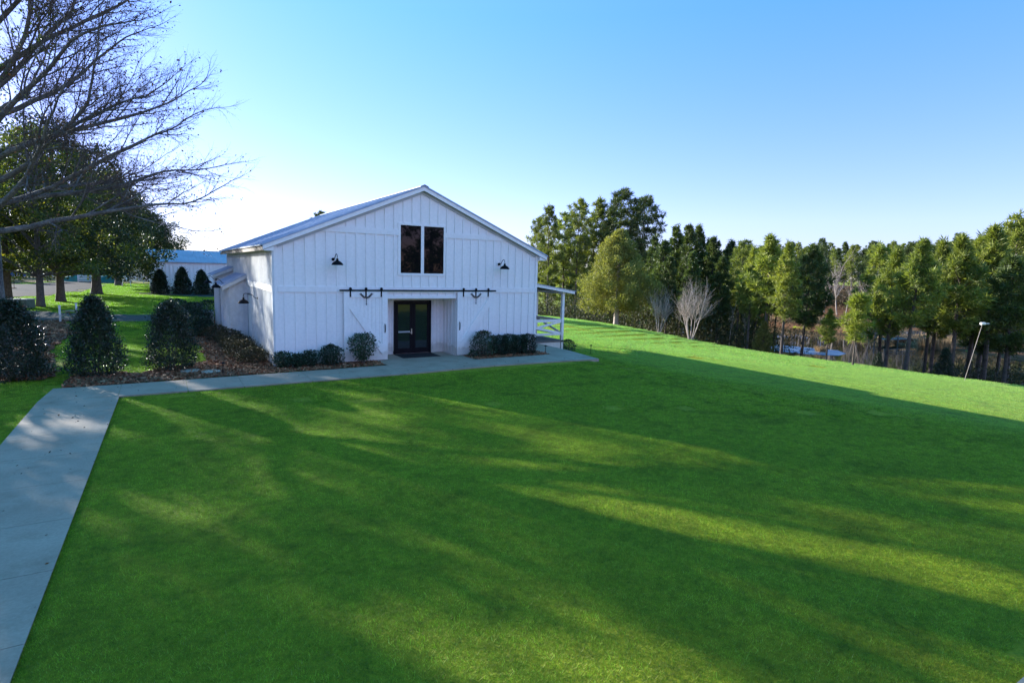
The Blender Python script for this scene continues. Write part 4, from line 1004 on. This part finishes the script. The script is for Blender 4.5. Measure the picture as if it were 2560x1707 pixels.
# bare grey trees
def bare(name, H, r, seed, cfgx=None, mat='bark_grey', stems=1, spread=.3, vase=False, twigmat=None):
    R = np.random.default_rng(seed); e = empty(name); mbs = [MB() for _ in range(6)]; tips = []
    cfg = dict(max=3, n=[6, 5, 4, 3], wob=[.07, .1, .12, .15], grav=[.04, .05, .05, .04], tap=[.4, .4, .4, .4], side=[7, 5, 4, 3],
               kids=[9, 6, 5, 0], **{'from': [.35, .2, .15, 0]}, ang=[35, 35, 35, 35], len=[.42, .5, .5, .5], rad=[.5, .55, .6, .6])
    if cfgx: cfg.update(cfgx)
    for i in range(stems):
        a = 6.28 * i / stems + R.random(); d = np.array([math.cos(a) * spread, math.sin(a) * spread, 1.0]) if stems > 1 else np.array([R.normal() * .05, R.normal() * .05, 1.])
        grow(mbs, tips, np.array([math.cos(a), math.sin(a), 0]) * (r if stems > 1 else 0) + np.array([0, 0, -.3]), d, H * (.62 if stems > 1 else .72), r, 0, cfg, R)
    mbs[0].build('trunk', mat, e, smooth_=True)
    tw = MB()
    for m in mbs[1:]: tw.v += m.v; tw.f += [tuple(i + tw.n for i in f) for f in m.f]; tw.n += m.n
    tw.build('branches', twigmat or mat, e)
    zmax = max(float(v[:, 2].max()) for v in tw.v); e['h'] = zmax; return e
PR['crape'] = bare('crape_myrtle', 6, .05, 21, dict(max=4, n=[6, 5, 4, 3, 3], wob=[.06, .09, .1, .12, .12], grav=[.05, .07, .06, .05, .05], tap=[.5, .4, .4, .4, .4], side=[7, 5, 4, 3, 3], kids=[5, 5, 4, 3, 0], **{'from': [.55, .15, .1, .1, 0]}, ang=[26, 28, 30, 30, 30], len=[.62, .55, .55, .55, .5], rad=[.6, .6, .6, .6, .6]), 'bark_pale', stems=8, spread=.26)
PR['bare1'] = bare('bare_tree', 16, .17, 22, None, 'bark_grey')
PR['bare2'] = bare('bare_tree', 15, .15, 23, None, 'bark_grey')
put('crape', 1733, 50, 682, 'pale bare crape myrtle with vase-shaped twigs at the lawn edge', 'bare tree', wid=1.25)
put('crape', 1652, 55, 705, 'dimmer bare multi-stemmed tree between the cedar and the pale crape myrtle', 'bare tree', wid=.85)
put('bare1', 652, 80, 566, 'faint bare treetop above the left slope of the barn roof', 'bare tree', wid=.5)
for i, (px, D, t) in enumerate(((1965, 150, 650), (2175, 150, 632), (2095, 150, 668), (2235, 142, 640), (2100, 140, 630), (2065, 145, 650), (2150, 143, 645), (2185, 140, 660), (2220, 138, 655), (2120, 138, 680), (2040, 150, 640), (2300, 145, 650), (2085, 160, 612), (2390, 140, 660), (2250, 136, 690), (2010, 150, 660), (2200, 135, 700), (2145, 134, 720), (2275, 140, 670), (2330, 138, 690))):
    put('bare1' if i % 2 else 'bare2', px, D, t, 'bare grey-brown hardwood on the far bank of the pond', 'bare tree', 'bare hardwoods beyond the pond', wid=1.3)
for i, (px, D, t) in enumerate(((1800, 60, 700), (1830, 56, 720), (1700, 62, 690), (1870, 58, 720))):
    put('bare2', px, D, t, 'thin bare trunk in the dark wood edge', 'bare tree', 'thin bare trees in the wood edge', wid=.6)

# red cedar on the lawn edge
def cedar(name, H, Rc, N, seed, label=None, mat='cedar', z0=.12, lsize=.2, tr=.28, loc=(0, 0, 0)):
    R = np.random.default_rng(seed); e = empty(name, loc)
    if label: tag(e, label, 'cedar tree')
    t = MB(); t.tube([(0, 0, -.5), (0, 0, .3), (.05, 0, H * .3), (0, 0, H * .95)], [tr * 1.3, tr, tr * .7, .03], 9); t.build('trunk', 'bark_pale' if tr > .2 else 'bark', e, smooth_=True)
    nb = 90; C = []; B = MB()
    for i in range(nb):
        u = (i + R.random()) / nb; h = H * z0 + H * (1 - z0) * u
        prof = (1 - u) ** .8 * min(1, .7 + u * 2.0) * (.8 + .35 * R.random()); a = i * 2.399 + R.random() * .6
        L = Rc * prof * (.75 + .35 * R.random()) + .1
        for s in (.5, .8, 1.0):
            C.append((np.array([L * s * math.cos(a), L * s * math.sin(a), h + L * s * .22]), Rc * (.11 + .07 * R.random()) * (.7 + .5 * prof)))
        B.tube([(0, 0, h * .96), (L * .95 * math.cos(a), L * .95 * math.sin(a), h + L * .2)], [.04, .01], 3, cap=False)
    B.build('limbs', 'bark', e)
    w_ = np.array([b for _, b in C]) ** 2; w_ /= w_.sum(); idx = R.choice(len(C), N, p=w_)
    cc = np.array([c for c, _ in C])[idx]; rr = np.array([b for _, b in C])[idx]
    d = unit(R.normal(size=(N, 3))); P = cc + d * (rr * (R.random(N) ** .5))[:, None] * np.array([1, 1, .85])
    polys('crown', leaves(P, lsize, .45, unit(d + np.array([0, 0, .5])), .5, R), 4, mat, e); e['h'] = H
    return e
x, y = plan(1542, 60, 760)
cedar('cedar_tree', 9.6, 4.5, 62000, 31, 'broad olive-green cedar with short pale trunk standing at the lawn edge', z0=.13, lsize=.17, loc=(x, y, tz(x, y)))
PR['cedar'] = cedar('small_cedar_tree', 5, 1.9, 9000, 32, None, 'cedar', .04, .17, .08)
PR['cedard'] = cedar('small_cedar_tree', 5, 1.7, 9000, 33, None, 'holly', .03, .17, .08)
put('cedar', 1912, 50, 800, 'small dark cedar at the left shore of the pond', 'cedar tree')
put('cedard', 2203, 42, 876, 'small rounded cedar on the crest before the pond', 'cedar tree')
put('cedard', 2370, 42, 868, 'small dark cedar just left of the leaning lamp post base', 'cedar tree')

# underbrush and scrub masses (uncountable)
def brush(name, pts, N, hgt, size, mat, label, cat, seed, spread=2.0, aspect=.3):
    R = np.random.default_rng(seed); pts = np.array(pts)
    i = R.integers(0, len(pts), N); P = pts[i] + R.normal(size=(N, 2)) * spread
    cl = np.sin(P[:, 0] * 1.1) * np.cos(P[:, 1] * .9) * .35 + .75
    z = terr(P[:, 0], P[:, 1]) + hgt * cl * R.random(N) ** 1.3
    z = np.maximum(z, -7.15 + .02)
    Q = np.stack([P[:, 0], P[:, 1], z], 1)
    out = np.zeros_like(Q); out[:, 2] = 1
    o = polys(name, leaves(Q, size, aspect, out, .35, R), 4, mat); tag(o, label, cat, kind='stuff')
line = lambda a, b, n: [tuple(np.array(a) * (1 - t) + np.array(b) * t) for t in np.linspace(0, 1, n)]
edge = [plan(px, D) for px, D in ((1300, 90), (1340, 88), (1400, 84), (1450, 80), (1500, 76), (1560, 74), (1620, 70), (1680, 66), (1740, 62), (1800, 58), (1860, 60), (1880, 66), (1640, 84), (1750, 80), (1420, 100), (1340, 104), (1820, 76), (1500, 95))]
brush('underbrush', edge, 42000, 4.2, .34, 'underbrush', 'tangled dark underbrush under the trees of the right wood', 'underbrush', 71, 2.6)
edge2 = [plan(px, D) for px, D in ((2440, 56), (2480, 54), (2520, 52), (2560, 50), (2600, 48), (2460, 64), (2520, 62), (2580, 60), (2500, 72), (2560, 70), (2620, 60), (2430, 70))]
brush('underbrush', edge2, 10000, 3.2, .3, 'underbrush', 'dark underbrush below the pines at the right edge', 'underbrush', 72, 2.2)
bank = [plan(px, D, 820) for px, D in ((2035, 134), (2070, 131), (2110, 123), (2150, 117), (2180, 113), (2210, 110), (2240, 107), (2270, 104), (2300, 102), (2340, 101), (2380, 100), (2410, 99), (1990, 136), (1950, 138), (1900, 140), (1860, 140), (2440, 98), (2110, 128), (2200, 118), (2300, 110), (2400, 107))]
brush('dry_reeds', bank, 20000, 1.6, .6, 'reed', 'straw-coloured reeds and grass along the far pond bank', 'reeds', 73, 2.0, .14)
bank2 = [plan(px, D, 780) for px, D in ((2000, 160), (2060, 158), (2120, 155), (2180, 150), (2240, 148), (2300, 146), (2360, 142), (2420, 140), (1940, 165), (1880, 168), (2150, 165), (2250, 160), (2350, 155), (2480, 130), (2450, 145))]
brush('winter_scrub', bank2, 30000, 5.5, .5, 'scrub', 'brown leafless scrub under the trees beyond the pond', 'scrub', 74, 4.0)
# clumps of reeds standing in the pond, each one a thing
def reed_clump(px, D, r, h, label, seed):
    x, y = plan(px, D, 850); R = np.random.default_rng(seed); N = 700
    a = R.random(N) * 6.28; q = r * R.random(N) ** .6
    P = np.stack([q * np.cos(a), q * np.sin(a), 0 * a], 1); out = unit(np.stack([q * np.cos(a) * .6, q * np.sin(a) * .6, 0 * a + h], 1) + R.normal(size=(N, 3)) * .12)
    L = h * (.5 + .5 * R.random(N)); b = unit(np.cross(out, R.normal(size=(N, 3)))) * .03
    V = np.stack([P - b, P + b, P + out * L[:, None] + b * .3, P + out * L[:, None] - b * .3], 1).reshape(-1, 3)
    e = empty('reed_clump', (x, y, -7.2)); tag(e, label, 'reeds', 'reed clumps in the pond'); polys('stalks', V, 4, 'reed', e)
reed_clump(2322, 96, 1.3, 2.2, 'tan reed clump standing in the pond before the dock', 1)
reed_clump(2358, 95, 1.6, 2.6, 'largest pale reed clump in the pond, right of the dock', 2)
reed_clump(2055, 88, .7, 1.0, 'small tan reed clump near the tip of the ice patch', 3)

# ice sheet, dock
im = MB(); c0 = [(1918, 868), (1935, 862), (1990, 866), (2060, 873), (2095, 876), (2115, 884), (2095, 889), (2030, 886), (1960, 880), (1925, 876)]
pts = [gp(a, b, -7.14)[:2] for a, b in c0]; im.prism([(float(p[0]), float(p[1])) for p in pts][::-1], 'z', -7.148, -7.125)
tag(im.build('pond_ice', 'ice'), 'thin pale blue ice sheet floating on the pond', 'ice')
p1 = plan(2232, 102, 830); p2 = plan(2425, 111, 830); dk = empty('dock', (*p1, -6.4)); dk.rotation_euler = (0, 0, math.atan2(p2[1] - p1[1], p2[0] - p1[0]))
tag(dk, 'weathered grey wooden dock with railings reaching into the pond', 'dock')
q = MB()
for k in range(38): q.box(-3 + k * .62, -3 + k * .62 + .57, -1.1, 1.1, 0, .08)
q.build('deck', 'dock', dk)
for k in range(9):
    for y in (-1.1, 1.1):
        q = MB(); q.box(-3 + k * 2.9 - .08, -3 + k * 2.9 + .08, y - .08, y + .08, -1.6, 1.15); q.build('post', 'dock', dk)
for y in (-1.1, 1.1):
    q = MB(); q.box(-3, 20.4, y - .04, y + .04, 1.0, 1.1); q.box(-3, 20.4, y - .03, y + .03, .5, .6); q.build('railing', 'dock', dk)

# leaning white lamp post on the crest
lx, ly = plan(2412, 34, 940); lz = tz(lx, ly)
lp = empty('lamp_post', (lx, ly, lz)); tag(lp, 'thin leaning white pole with a box-shaped light on top, at the right lawn crest', 'lamp post')
rt2 = np.array([RT[0], RT[1], 0.0]); dirp = unit(np.array([0, 0, 1.0]) + rt2 * .19)
q = MB(); q.tube([dirp * -.1, dirp * 3.45], [.016, .013], 8); q.build('pole', 'bark_pale', lp)
q = MB(); hp = dirp * 3.5; q.bar(hp - rt2 * .10, hp + rt2 * .15 + np.array([0, 0, .02]), .17, .13); q.build('lamp_head', 'white', lp, bevel=.02)
q = MB(); q.bar(hp + rt2 * .2, hp + rt2 * .36 + np.array([0, 0, .02]), .14, .05); q.build('bracket', 'metalgrey', lp)

# ------------------------------------------------------------------ things on the left
def at(px, D, py=740): x, y = plan(px, D, py); return (x, y, tz(x, y))
# far white building
fb = empty('white_shed', (0, 0, 0)); tag(fb, 'long low white metal building with blue-reflecting roof behind the conical evergreens', 'building')
a0 = np.array(plan(374, 74.5, 700)); a1 = a0 + np.array([28.0, 0.4]); z0 = tz(*a0)
ang = math.atan2(a1[1] - a0[1], a1[0] - a0[0]); fb.location = (a0[0], a0[1], z0); fb.rotation_euler = (0, 0, ang)
q = MB(); q.box(0, 28, 0, 12, -.2, 3.95); q.prism([(0, 3.95), (6, 5.5), (12, 3.95)], 'x', 0.02, 27.98); q.build('wall', 'white', fb)
q = MB()
for k in range(60): q.box(.02 + k * .46, .09 + k * .46, -.09, 0, 0, 3.85)
q.build('wall_ribs', 'white', fb)
q = MB(); q.prism([(-.3, 3.98), (6, 5.62), (12.3, 3.98), (12.3, 3.9), (6, 5.53), (-.3, 3.9)], 'x', -.3, 28.3); q.build('roof', 'roof', fb)
q = MB()
for k in range(60): q.prism([(-.3, 4.01), (6, 5.65), (6, 5.62), (-.3, 3.98)], 'x', -.25 + k * .48, -.21 + k * .48)
q.build('roof_ribs', 'roof', fb)
# white outbuilding further left
ob_ = empty('white_outbuilding', at(362, 112)); tag(ob_, 'small white building half hidden by trees left of the long white building', 'building')
q = MB(); q.box(-2.5, 3, 0, 5, 0, 3.0); q.build('wall', 'white', ob_)
q = MB(); q.prism([(-.3, 3.0), (2.5, 4.3), (5.3, 3.0)], 'x', -2.8, 3.3); q.build('roof', 'roof', ob_)
q = MB(); q.box(0.2, 1.4, -.04, -.002, 1.2, 2.2); q.build('window', 'glass', ob_)
# low white board fence
fe = empty('board_fence', at(340, 100)); tag(fe, 'low white board fence between the tree trunks and the far white building', 'fence')
q = MB()
for k in range(4): q.box(-8, 3.5, -.02, .02, .15 + k * .28, .32 + k * .28)
q.build('boards', 'white', fe)
for k in range(6):
    q = MB(); q.box(-8 + k * 2.28, -7.88 + k * 2.28, .021, .13, 0, 1.25); q.build('post', 'white', fe)
# teal covered piles
for px, D, s, lab in ((272, 97, 1.0, 'teal tarp-covered heap right of the big flared trunk'), (205, 99, 1.2, 'teal tarp-covered heap left of the big flared trunk')):
    R = np.random.default_rng(int(px)); n = 16; V = []; F = []
    for j in range(7):
        for i in range(n):
            t = j / 6; a = 6.283 * i / n; r = (1 - t ** 3) * (1 + .12 * R.normal()); V.append((2.0 * s * r * math.cos(a), 1.2 * s * r * math.sin(a), 1.25 * s * t))
    for j in range(6):
        for i in range(n): F.append((j * n + i, j * n + (i + 1) % n, (j + 1) * n + (i + 1) % n, (j + 1) * n + i))
    q = MB(); q.add(V, F); o = q.build('tarp_heap', 'tarp', None, True); o.location = at(px, D); tag(o, lab, 'tarp')
# white table with a white box
tb = empty('white_table', at(316, 88, 706)); tag(tb, 'small white splay-legged table on the grass between two trunks', 'table')
q = MB(); q.box(-.65, .65, -.35, .35, .98, 1.05); q.build('table_top', 'white', tb)
for x in (-.5, .5):
    for y in (-.25, .25): q = MB(); q.bar((x * 1.15, y * 1.2, 0), (x * .85, y, .98), .05, .05); q.build('leg', 'white', tb)
q = MB(); q.box(-.2, .2, -.15, .15, 0, .6); o = q.build('white_box', 'white', bevel=.03); p = at(316, 88, 706); o.location = (p[0], p[1], p[2] + 1.052); tag(o, 'upright white container standing on the small white table', 'container')
# cars
def car(loc, rz, mat, label):
    c = empty('parked_car', loc, rz); tag(c, label, 'car', 'cars parked far left')
    pr_ = [(-2.2, .3), (-2.25, .75), (-2.0, .95), (-1.5, 1.0), (-.9, 1.42), (.5, 1.45), (1.2, 1.0), (2.0, .85), (2.25, .6), (2.2, .3)]
    q = MB(); q.prism(pr_, 'y', -.85, .85); q.build('body', mat, c, bevel=.08)
    for s in (-1, 1):
        q = MB(); q.prism([(-1.3, 1.02), (-.85, 1.35), (.42, 1.37), (.95, 1.02)], 'y', s * .855 - .004, s * .855 + .004); q.build('side_window', 'carglass', c)
        for x in (-1.4, 1.4):
            q = MB(); q.lathe([(.33, -.1), (.33, .1)], (x, s * .8, .33), 18, 'y'); wh = q.build('wheel', 'tyre', c)
            q = MB(); q.lathe([(.18, -.105), (.18, .105)], (x, s * .8, .33), 12, 'y'); q.build('rim', 'steel', wh)
    q = MB(); q.prism([(.56, 1.42), (1.18, 1.03), (1.2, 1.05), (.58, 1.44)], 'y', -.7, .7); q.build('windscreen', 'carglass', c)
car(at(24, 108, 696), .25, 'carblue', 'blue car parked at the far left beyond the dormant lawn')
car(at(130, 116, 690), .5, 'carpale', 'pale grey car parked between two tree trunks far left')
# staked sapling
sp = empty('staked_sapling', at(25, 74, 720)); tag(sp, 'young sapling held by two dark stakes on the brown lawn', 'sapling')
for x in (-.38, .42): q = MB(); q.tube([(x, 0, 0), (x, 0, 1.25)], .03, 6); q.build('stake', 'black', sp)
q = MB(); q.tube([(0, 0, 0), (.02, 0, 1.0), (0, 0, 1.8)], [.02, .015, .006], 5); q.tube([(0, 0, 1.1), (.2, 0, 1.6)], .006, 4); q.tube([(0, 0, 1.2), (-.18, 0, 1.65)], .006, 4); q.build('stem', 'twig', sp)
q = MB(); q.lathe([(.8, 0), (.6, .1), (.2, .16), (.01, .17)], (0, 0, 0), 16); q.build('mulch_ring', 'mulch', sp)
# utility cabinet
ub = empty('utility_cabinet', at(55, 46.5, 762)); tag(ub, 'squat green utility cabinet with pale lid left of the forked tree', 'cabinet'); ub.rotation_euler = (0, 0, -.45)
q = MB(); q.box(-.68, .68, -.5, .5, 0, .68); q.build('housing', 'utility', ub, bevel=.03)
q = MB(); q.box(-.72, .72, -.54, .54, .69, .76); q.build('lid', 'utility_lid', ub, bevel=.02)
q = MB(); q.box(-.62, -.02, -.525, -.502, .06, .62); q.box(.02, .62, -.525, -.502, .06, .62); q.build('door', 'utility', ub, bevel=.01)
pt = empty('flower_pot', at(52, 44.5, 768)); tag(pt, 'terracotta pot before the green utility cabinet', 'pot')
q = MB(); q.lathe([(.14, 0), (.22, .28), (.26, .28), (.26, .34), (.2, .34), (.18, .3)], (0, 0, 0), 18); q.build('pot_body', 'pot', pt, True)
R = np.random.default_rng(3); P = R.normal(size=(120, 3)) * .1 + np.array([0, 0, .42]); polys('plant', leaves(P, .1), 4, 'camellia', pt)
# white marker posts
for px, D, h, lab in ((150, 36.8, 1.05, 'white square marker post at the near edge of the gravel drive'), (192, 40.5, .95, 'white marker post beside the picnic table, farther than the other'), (24, 43, .85, 'white post behind the leftmost holly')):
    e = empty('marker_post', at(px, D, 790)); tag(e, lab, 'post', 'white marker posts at the gravel drive')
    q = MB(); q.box(-.055, .055, -.055, .055, -.1, h); q.build('post', 'white', e, bevel=.01)
    q = MB(); q.box(-.075, .075, -.075, .075, h, h + .03); q.build('post_cap', 'white', e)
# low plank table with bench
pc = empty('picnic_table', at(187, 38.0, 795)); tag(pc, 'low mossy wooden table with a bench, partly behind the middle holly', 'table'); pc.rotation_euler = (0, 0, -.5)
q = MB()
for k in range(4): q.box(-.55, .7, -.3 + k * .17, -.15 + k * .17, .62, .67)
q.build('table_top', 'wood', pc)
q = MB(); q.box(-.6, .5, -.85, -.6, .33, .38); q.build('bench', 'wood', pc)
for x in (-.4, .5):
    q = MB(); q.bar((x, -.75, 0), (x, -.1, .62), .06, .07, (1, 0, 0)); q.bar((x + .01, .5, 0), (x + .01, 0, .62), .06, .07, (1, 0, 0)); q.build('leg', 'wood', pc)
st_ = MB()
for p in ((-2.95, 0.12, .34, .2), (-2.3, -0.35, .36, .16)): st_.lathe([(p[2], .0), (p[2] * .97, .03)], (p[0], p[1], 0.0), 9)
tag(st_.build('stepping_stones', 'stone'), kind='structure')

# ------------------------------------------------------------------ mulch chips (uncountable)
def chips(polyset, N, seed):
    R = np.random.default_rng(seed); out = []
    for poly, n in polyset:
        px = [p[0] for p in poly]; py = [p[1] for p in poly]
        x = R.uniform(min(px), max(px), n * 3); y = R.uniform(min(py), max(py), n * 3)
        k = inside(poly, x, y); out.append(np.stack([x[k], y[k]], 1)[:n])
    P = np.concatenate(out); Q = np.stack([P[:, 0], P[:, 1], terr(P[:, 0], P[:, 1]) + .055 + .02 * R.random(len(P))], 1)
    a = R.normal(size=(len(P), 3)) * np.array([1, 1, .35]); a = unit(a); b = unit(np.cross(a, R.normal(size=a.shape) * .4 + np.array([0, 0, 1.])))
    s = .03 + .06 * R.random(len(P)); L = a * s[:, None]; W_ = b * (s * .3)[:, None]
    V = np.stack([Q - L - W_, Q + L - W_, Q + L + W_, Q - L + W_], 1).reshape(-1, 3)
    tag(polys('mulch_chips', V, 4, 'chip'), 'loose bark chips and leaves on the mulch beds', 'mulch', kind='stuff')
chips([(bedA, 26000), (bedB, 2500), (bedC, 9000)], 0, 5)
# fallen leaves and twigs on walk and lawn
R = np.random.default_rng(8); N = 150
fx = np.concatenate([R.uniform(-6.7, -5.0, 80), R.uniform(-4.9, 13, 70)]); fy = np.concatenate([R.uniform(-17, -1.8, 80), R.uniform(-3.4, -2.0, 70)])
Q = np.stack([fx, fy, 0 * fx + .006], 1)
tag(polys('fallen_leaves', leaves(Q, .05, .5, np.tile(np.array([[1., .3, .08]]), (N, 1)) * R.choice([-1, 1], (N, 1)), .5, R) + 0, 4, 'brown_leaf'), 'scattered dry leaves on the concrete walk', 'leaves', kind='stuff')

# ------------------------------------------------------------------ grass blades (uncountable), instanced patches
def patch(name, size, N, h, w_, seed):
    R = np.random.default_rng(seed); x = R.uniform(-size / 2, size / 2, N); y = R.uniform(-size / 2, size / 2, N)
    a = R.random(N) * 6.28; tilt = .25 + .75 * R.random(N); H = h * (.5 + .7 * R.random(N))
    base_ = np.stack([x, y, 0 * x - .005], 1); d = np.stack([np.cos(a) * tilt, np.sin(a) * tilt, 1 + 0 * a], 1); d = unit(d)
    b = np.stack([-np.sin(a), np.cos(a), 0 * a], 1) * w_ / 2
    tip = base_ + d * H[:, None] + np.stack([np.cos(a), np.sin(a), 0 * a], 1) * (H * .35)[:, None]
    V = np.stack([base_ - b, base_ + b, tip], 1).reshape(-1, 3)
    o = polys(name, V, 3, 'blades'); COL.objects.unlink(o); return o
def scatter(name, pts, nrm_rot, src, label):
    me = bpy.data.meshes.new(name); me.from_pydata([tuple(p) for p in pts], [], [])
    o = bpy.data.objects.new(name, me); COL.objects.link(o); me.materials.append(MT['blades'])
    ng = bpy.data.node_groups.new(name, 'GeometryNodeTree')
    ng.interface.new_socket('Geometry', in_out='INPUT', socket_type='NodeSocketGeometry'); ng.interface.new_socket('Geometry', in_out='OUTPUT', socket_type='NodeSocketGeometry')
    gi = ng.nodes.new('NodeGroupInput'); go = ng.nodes.new('NodeGroupOutput')
    ip = ng.nodes.new('GeometryNodeInstanceOnPoints'); oi = ng.nodes.new('GeometryNodeObjectInfo'); oi.inputs['Object'].default_value = src
    rv = ng.nodes.new('FunctionNodeRandomValue'); rv.data_type = 'INT'; rv.inputs[4].default_value = 0; rv.inputs[5].default_value = 3
    ml = ng.nodes.new('ShaderNodeMath'); ml.operation = 'MULTIPLY'; ml.inputs[1].default_value = math.pi / 2
    cx = ng.nodes.new('ShaderNodeCombineXYZ')
    ng.links.new(rv.outputs[2], ml.inputs[0]); ng.links.new(ml.outputs[0], cx.inputs[2])
    ng.links.new(gi.outputs[0], ip.inputs['Points']); ng.links.new(oi.outputs['Geometry'], ip.inputs['Instance']); ng.links.new(cx.outputs[0], ip.inputs['Rotation'])
    ng.links.new(ip.outputs[0], go.inputs[0])
    md = o.modifiers.new('grass', 'NODES'); md.node_group = ng
    tag(o, label, 'grass', kind='stuff'); return o
pa = patch('blade_patch', .5, 1900, .034, .0048, 1)
pb_ = patch('blade_patch', 1.0, 2600, .045, .010, 2)
pc_ = patch('blade_patch', 2.0, 2200, .075, .026, 3)
pd_ = patch('blade_patch', .5, 26, .065, .008, 4)
hard = [bedA, bedC, gr1, gr2, gr3, straw, [(-26, 75), (-19, 98), (-16.5, 128), (-60, 140), (-60, 56)]]
def cells(size, dmin, dmax):
    xs = np.arange(-44, 62, size) + size / 2; ys = np.arange(-23.8, 96, size) + size / 2
    X, Y = np.meshgrid(xs, ys); X = X.ravel(); Y = Y.ravel()
    r = np.stack([X - CAM[0], Y - CAM[1]], 1); fw = np.array([_F[0], _F[1]]); rr = np.array([_R[0], _R[1]])
    D = r @ fw; Sx = (r @ rr) / np.maximum(D, .5)
    k = (D > dmin) & (D <= dmax) & (np.abs(Sx) < .98)
    k &= ~((X > 0) & (X < WB) & (Y > 0) & (Y < LB)); k &= ~((X > 12) & (X < 15.6) & (Y > 2.5) & (Y < 16.7))
    k &= ~((X < -5.3) & (X > -6.6) & (Y < -1.9)); k &= ~((X > -6.4) & (X < 13.2) & (Y < -1.9) & (Y > -3.3)); k &= ~((Y > -3.4) & (Y < 0) & (X > 4) & (X < 12.4)); k &= ~((X > 1.6) & (Y < -22.3))
    for h in hard: k &= ~inside(h, X, Y)
    return np.stack([X[k], Y[k], terr(X[k], Y[k])], 1)
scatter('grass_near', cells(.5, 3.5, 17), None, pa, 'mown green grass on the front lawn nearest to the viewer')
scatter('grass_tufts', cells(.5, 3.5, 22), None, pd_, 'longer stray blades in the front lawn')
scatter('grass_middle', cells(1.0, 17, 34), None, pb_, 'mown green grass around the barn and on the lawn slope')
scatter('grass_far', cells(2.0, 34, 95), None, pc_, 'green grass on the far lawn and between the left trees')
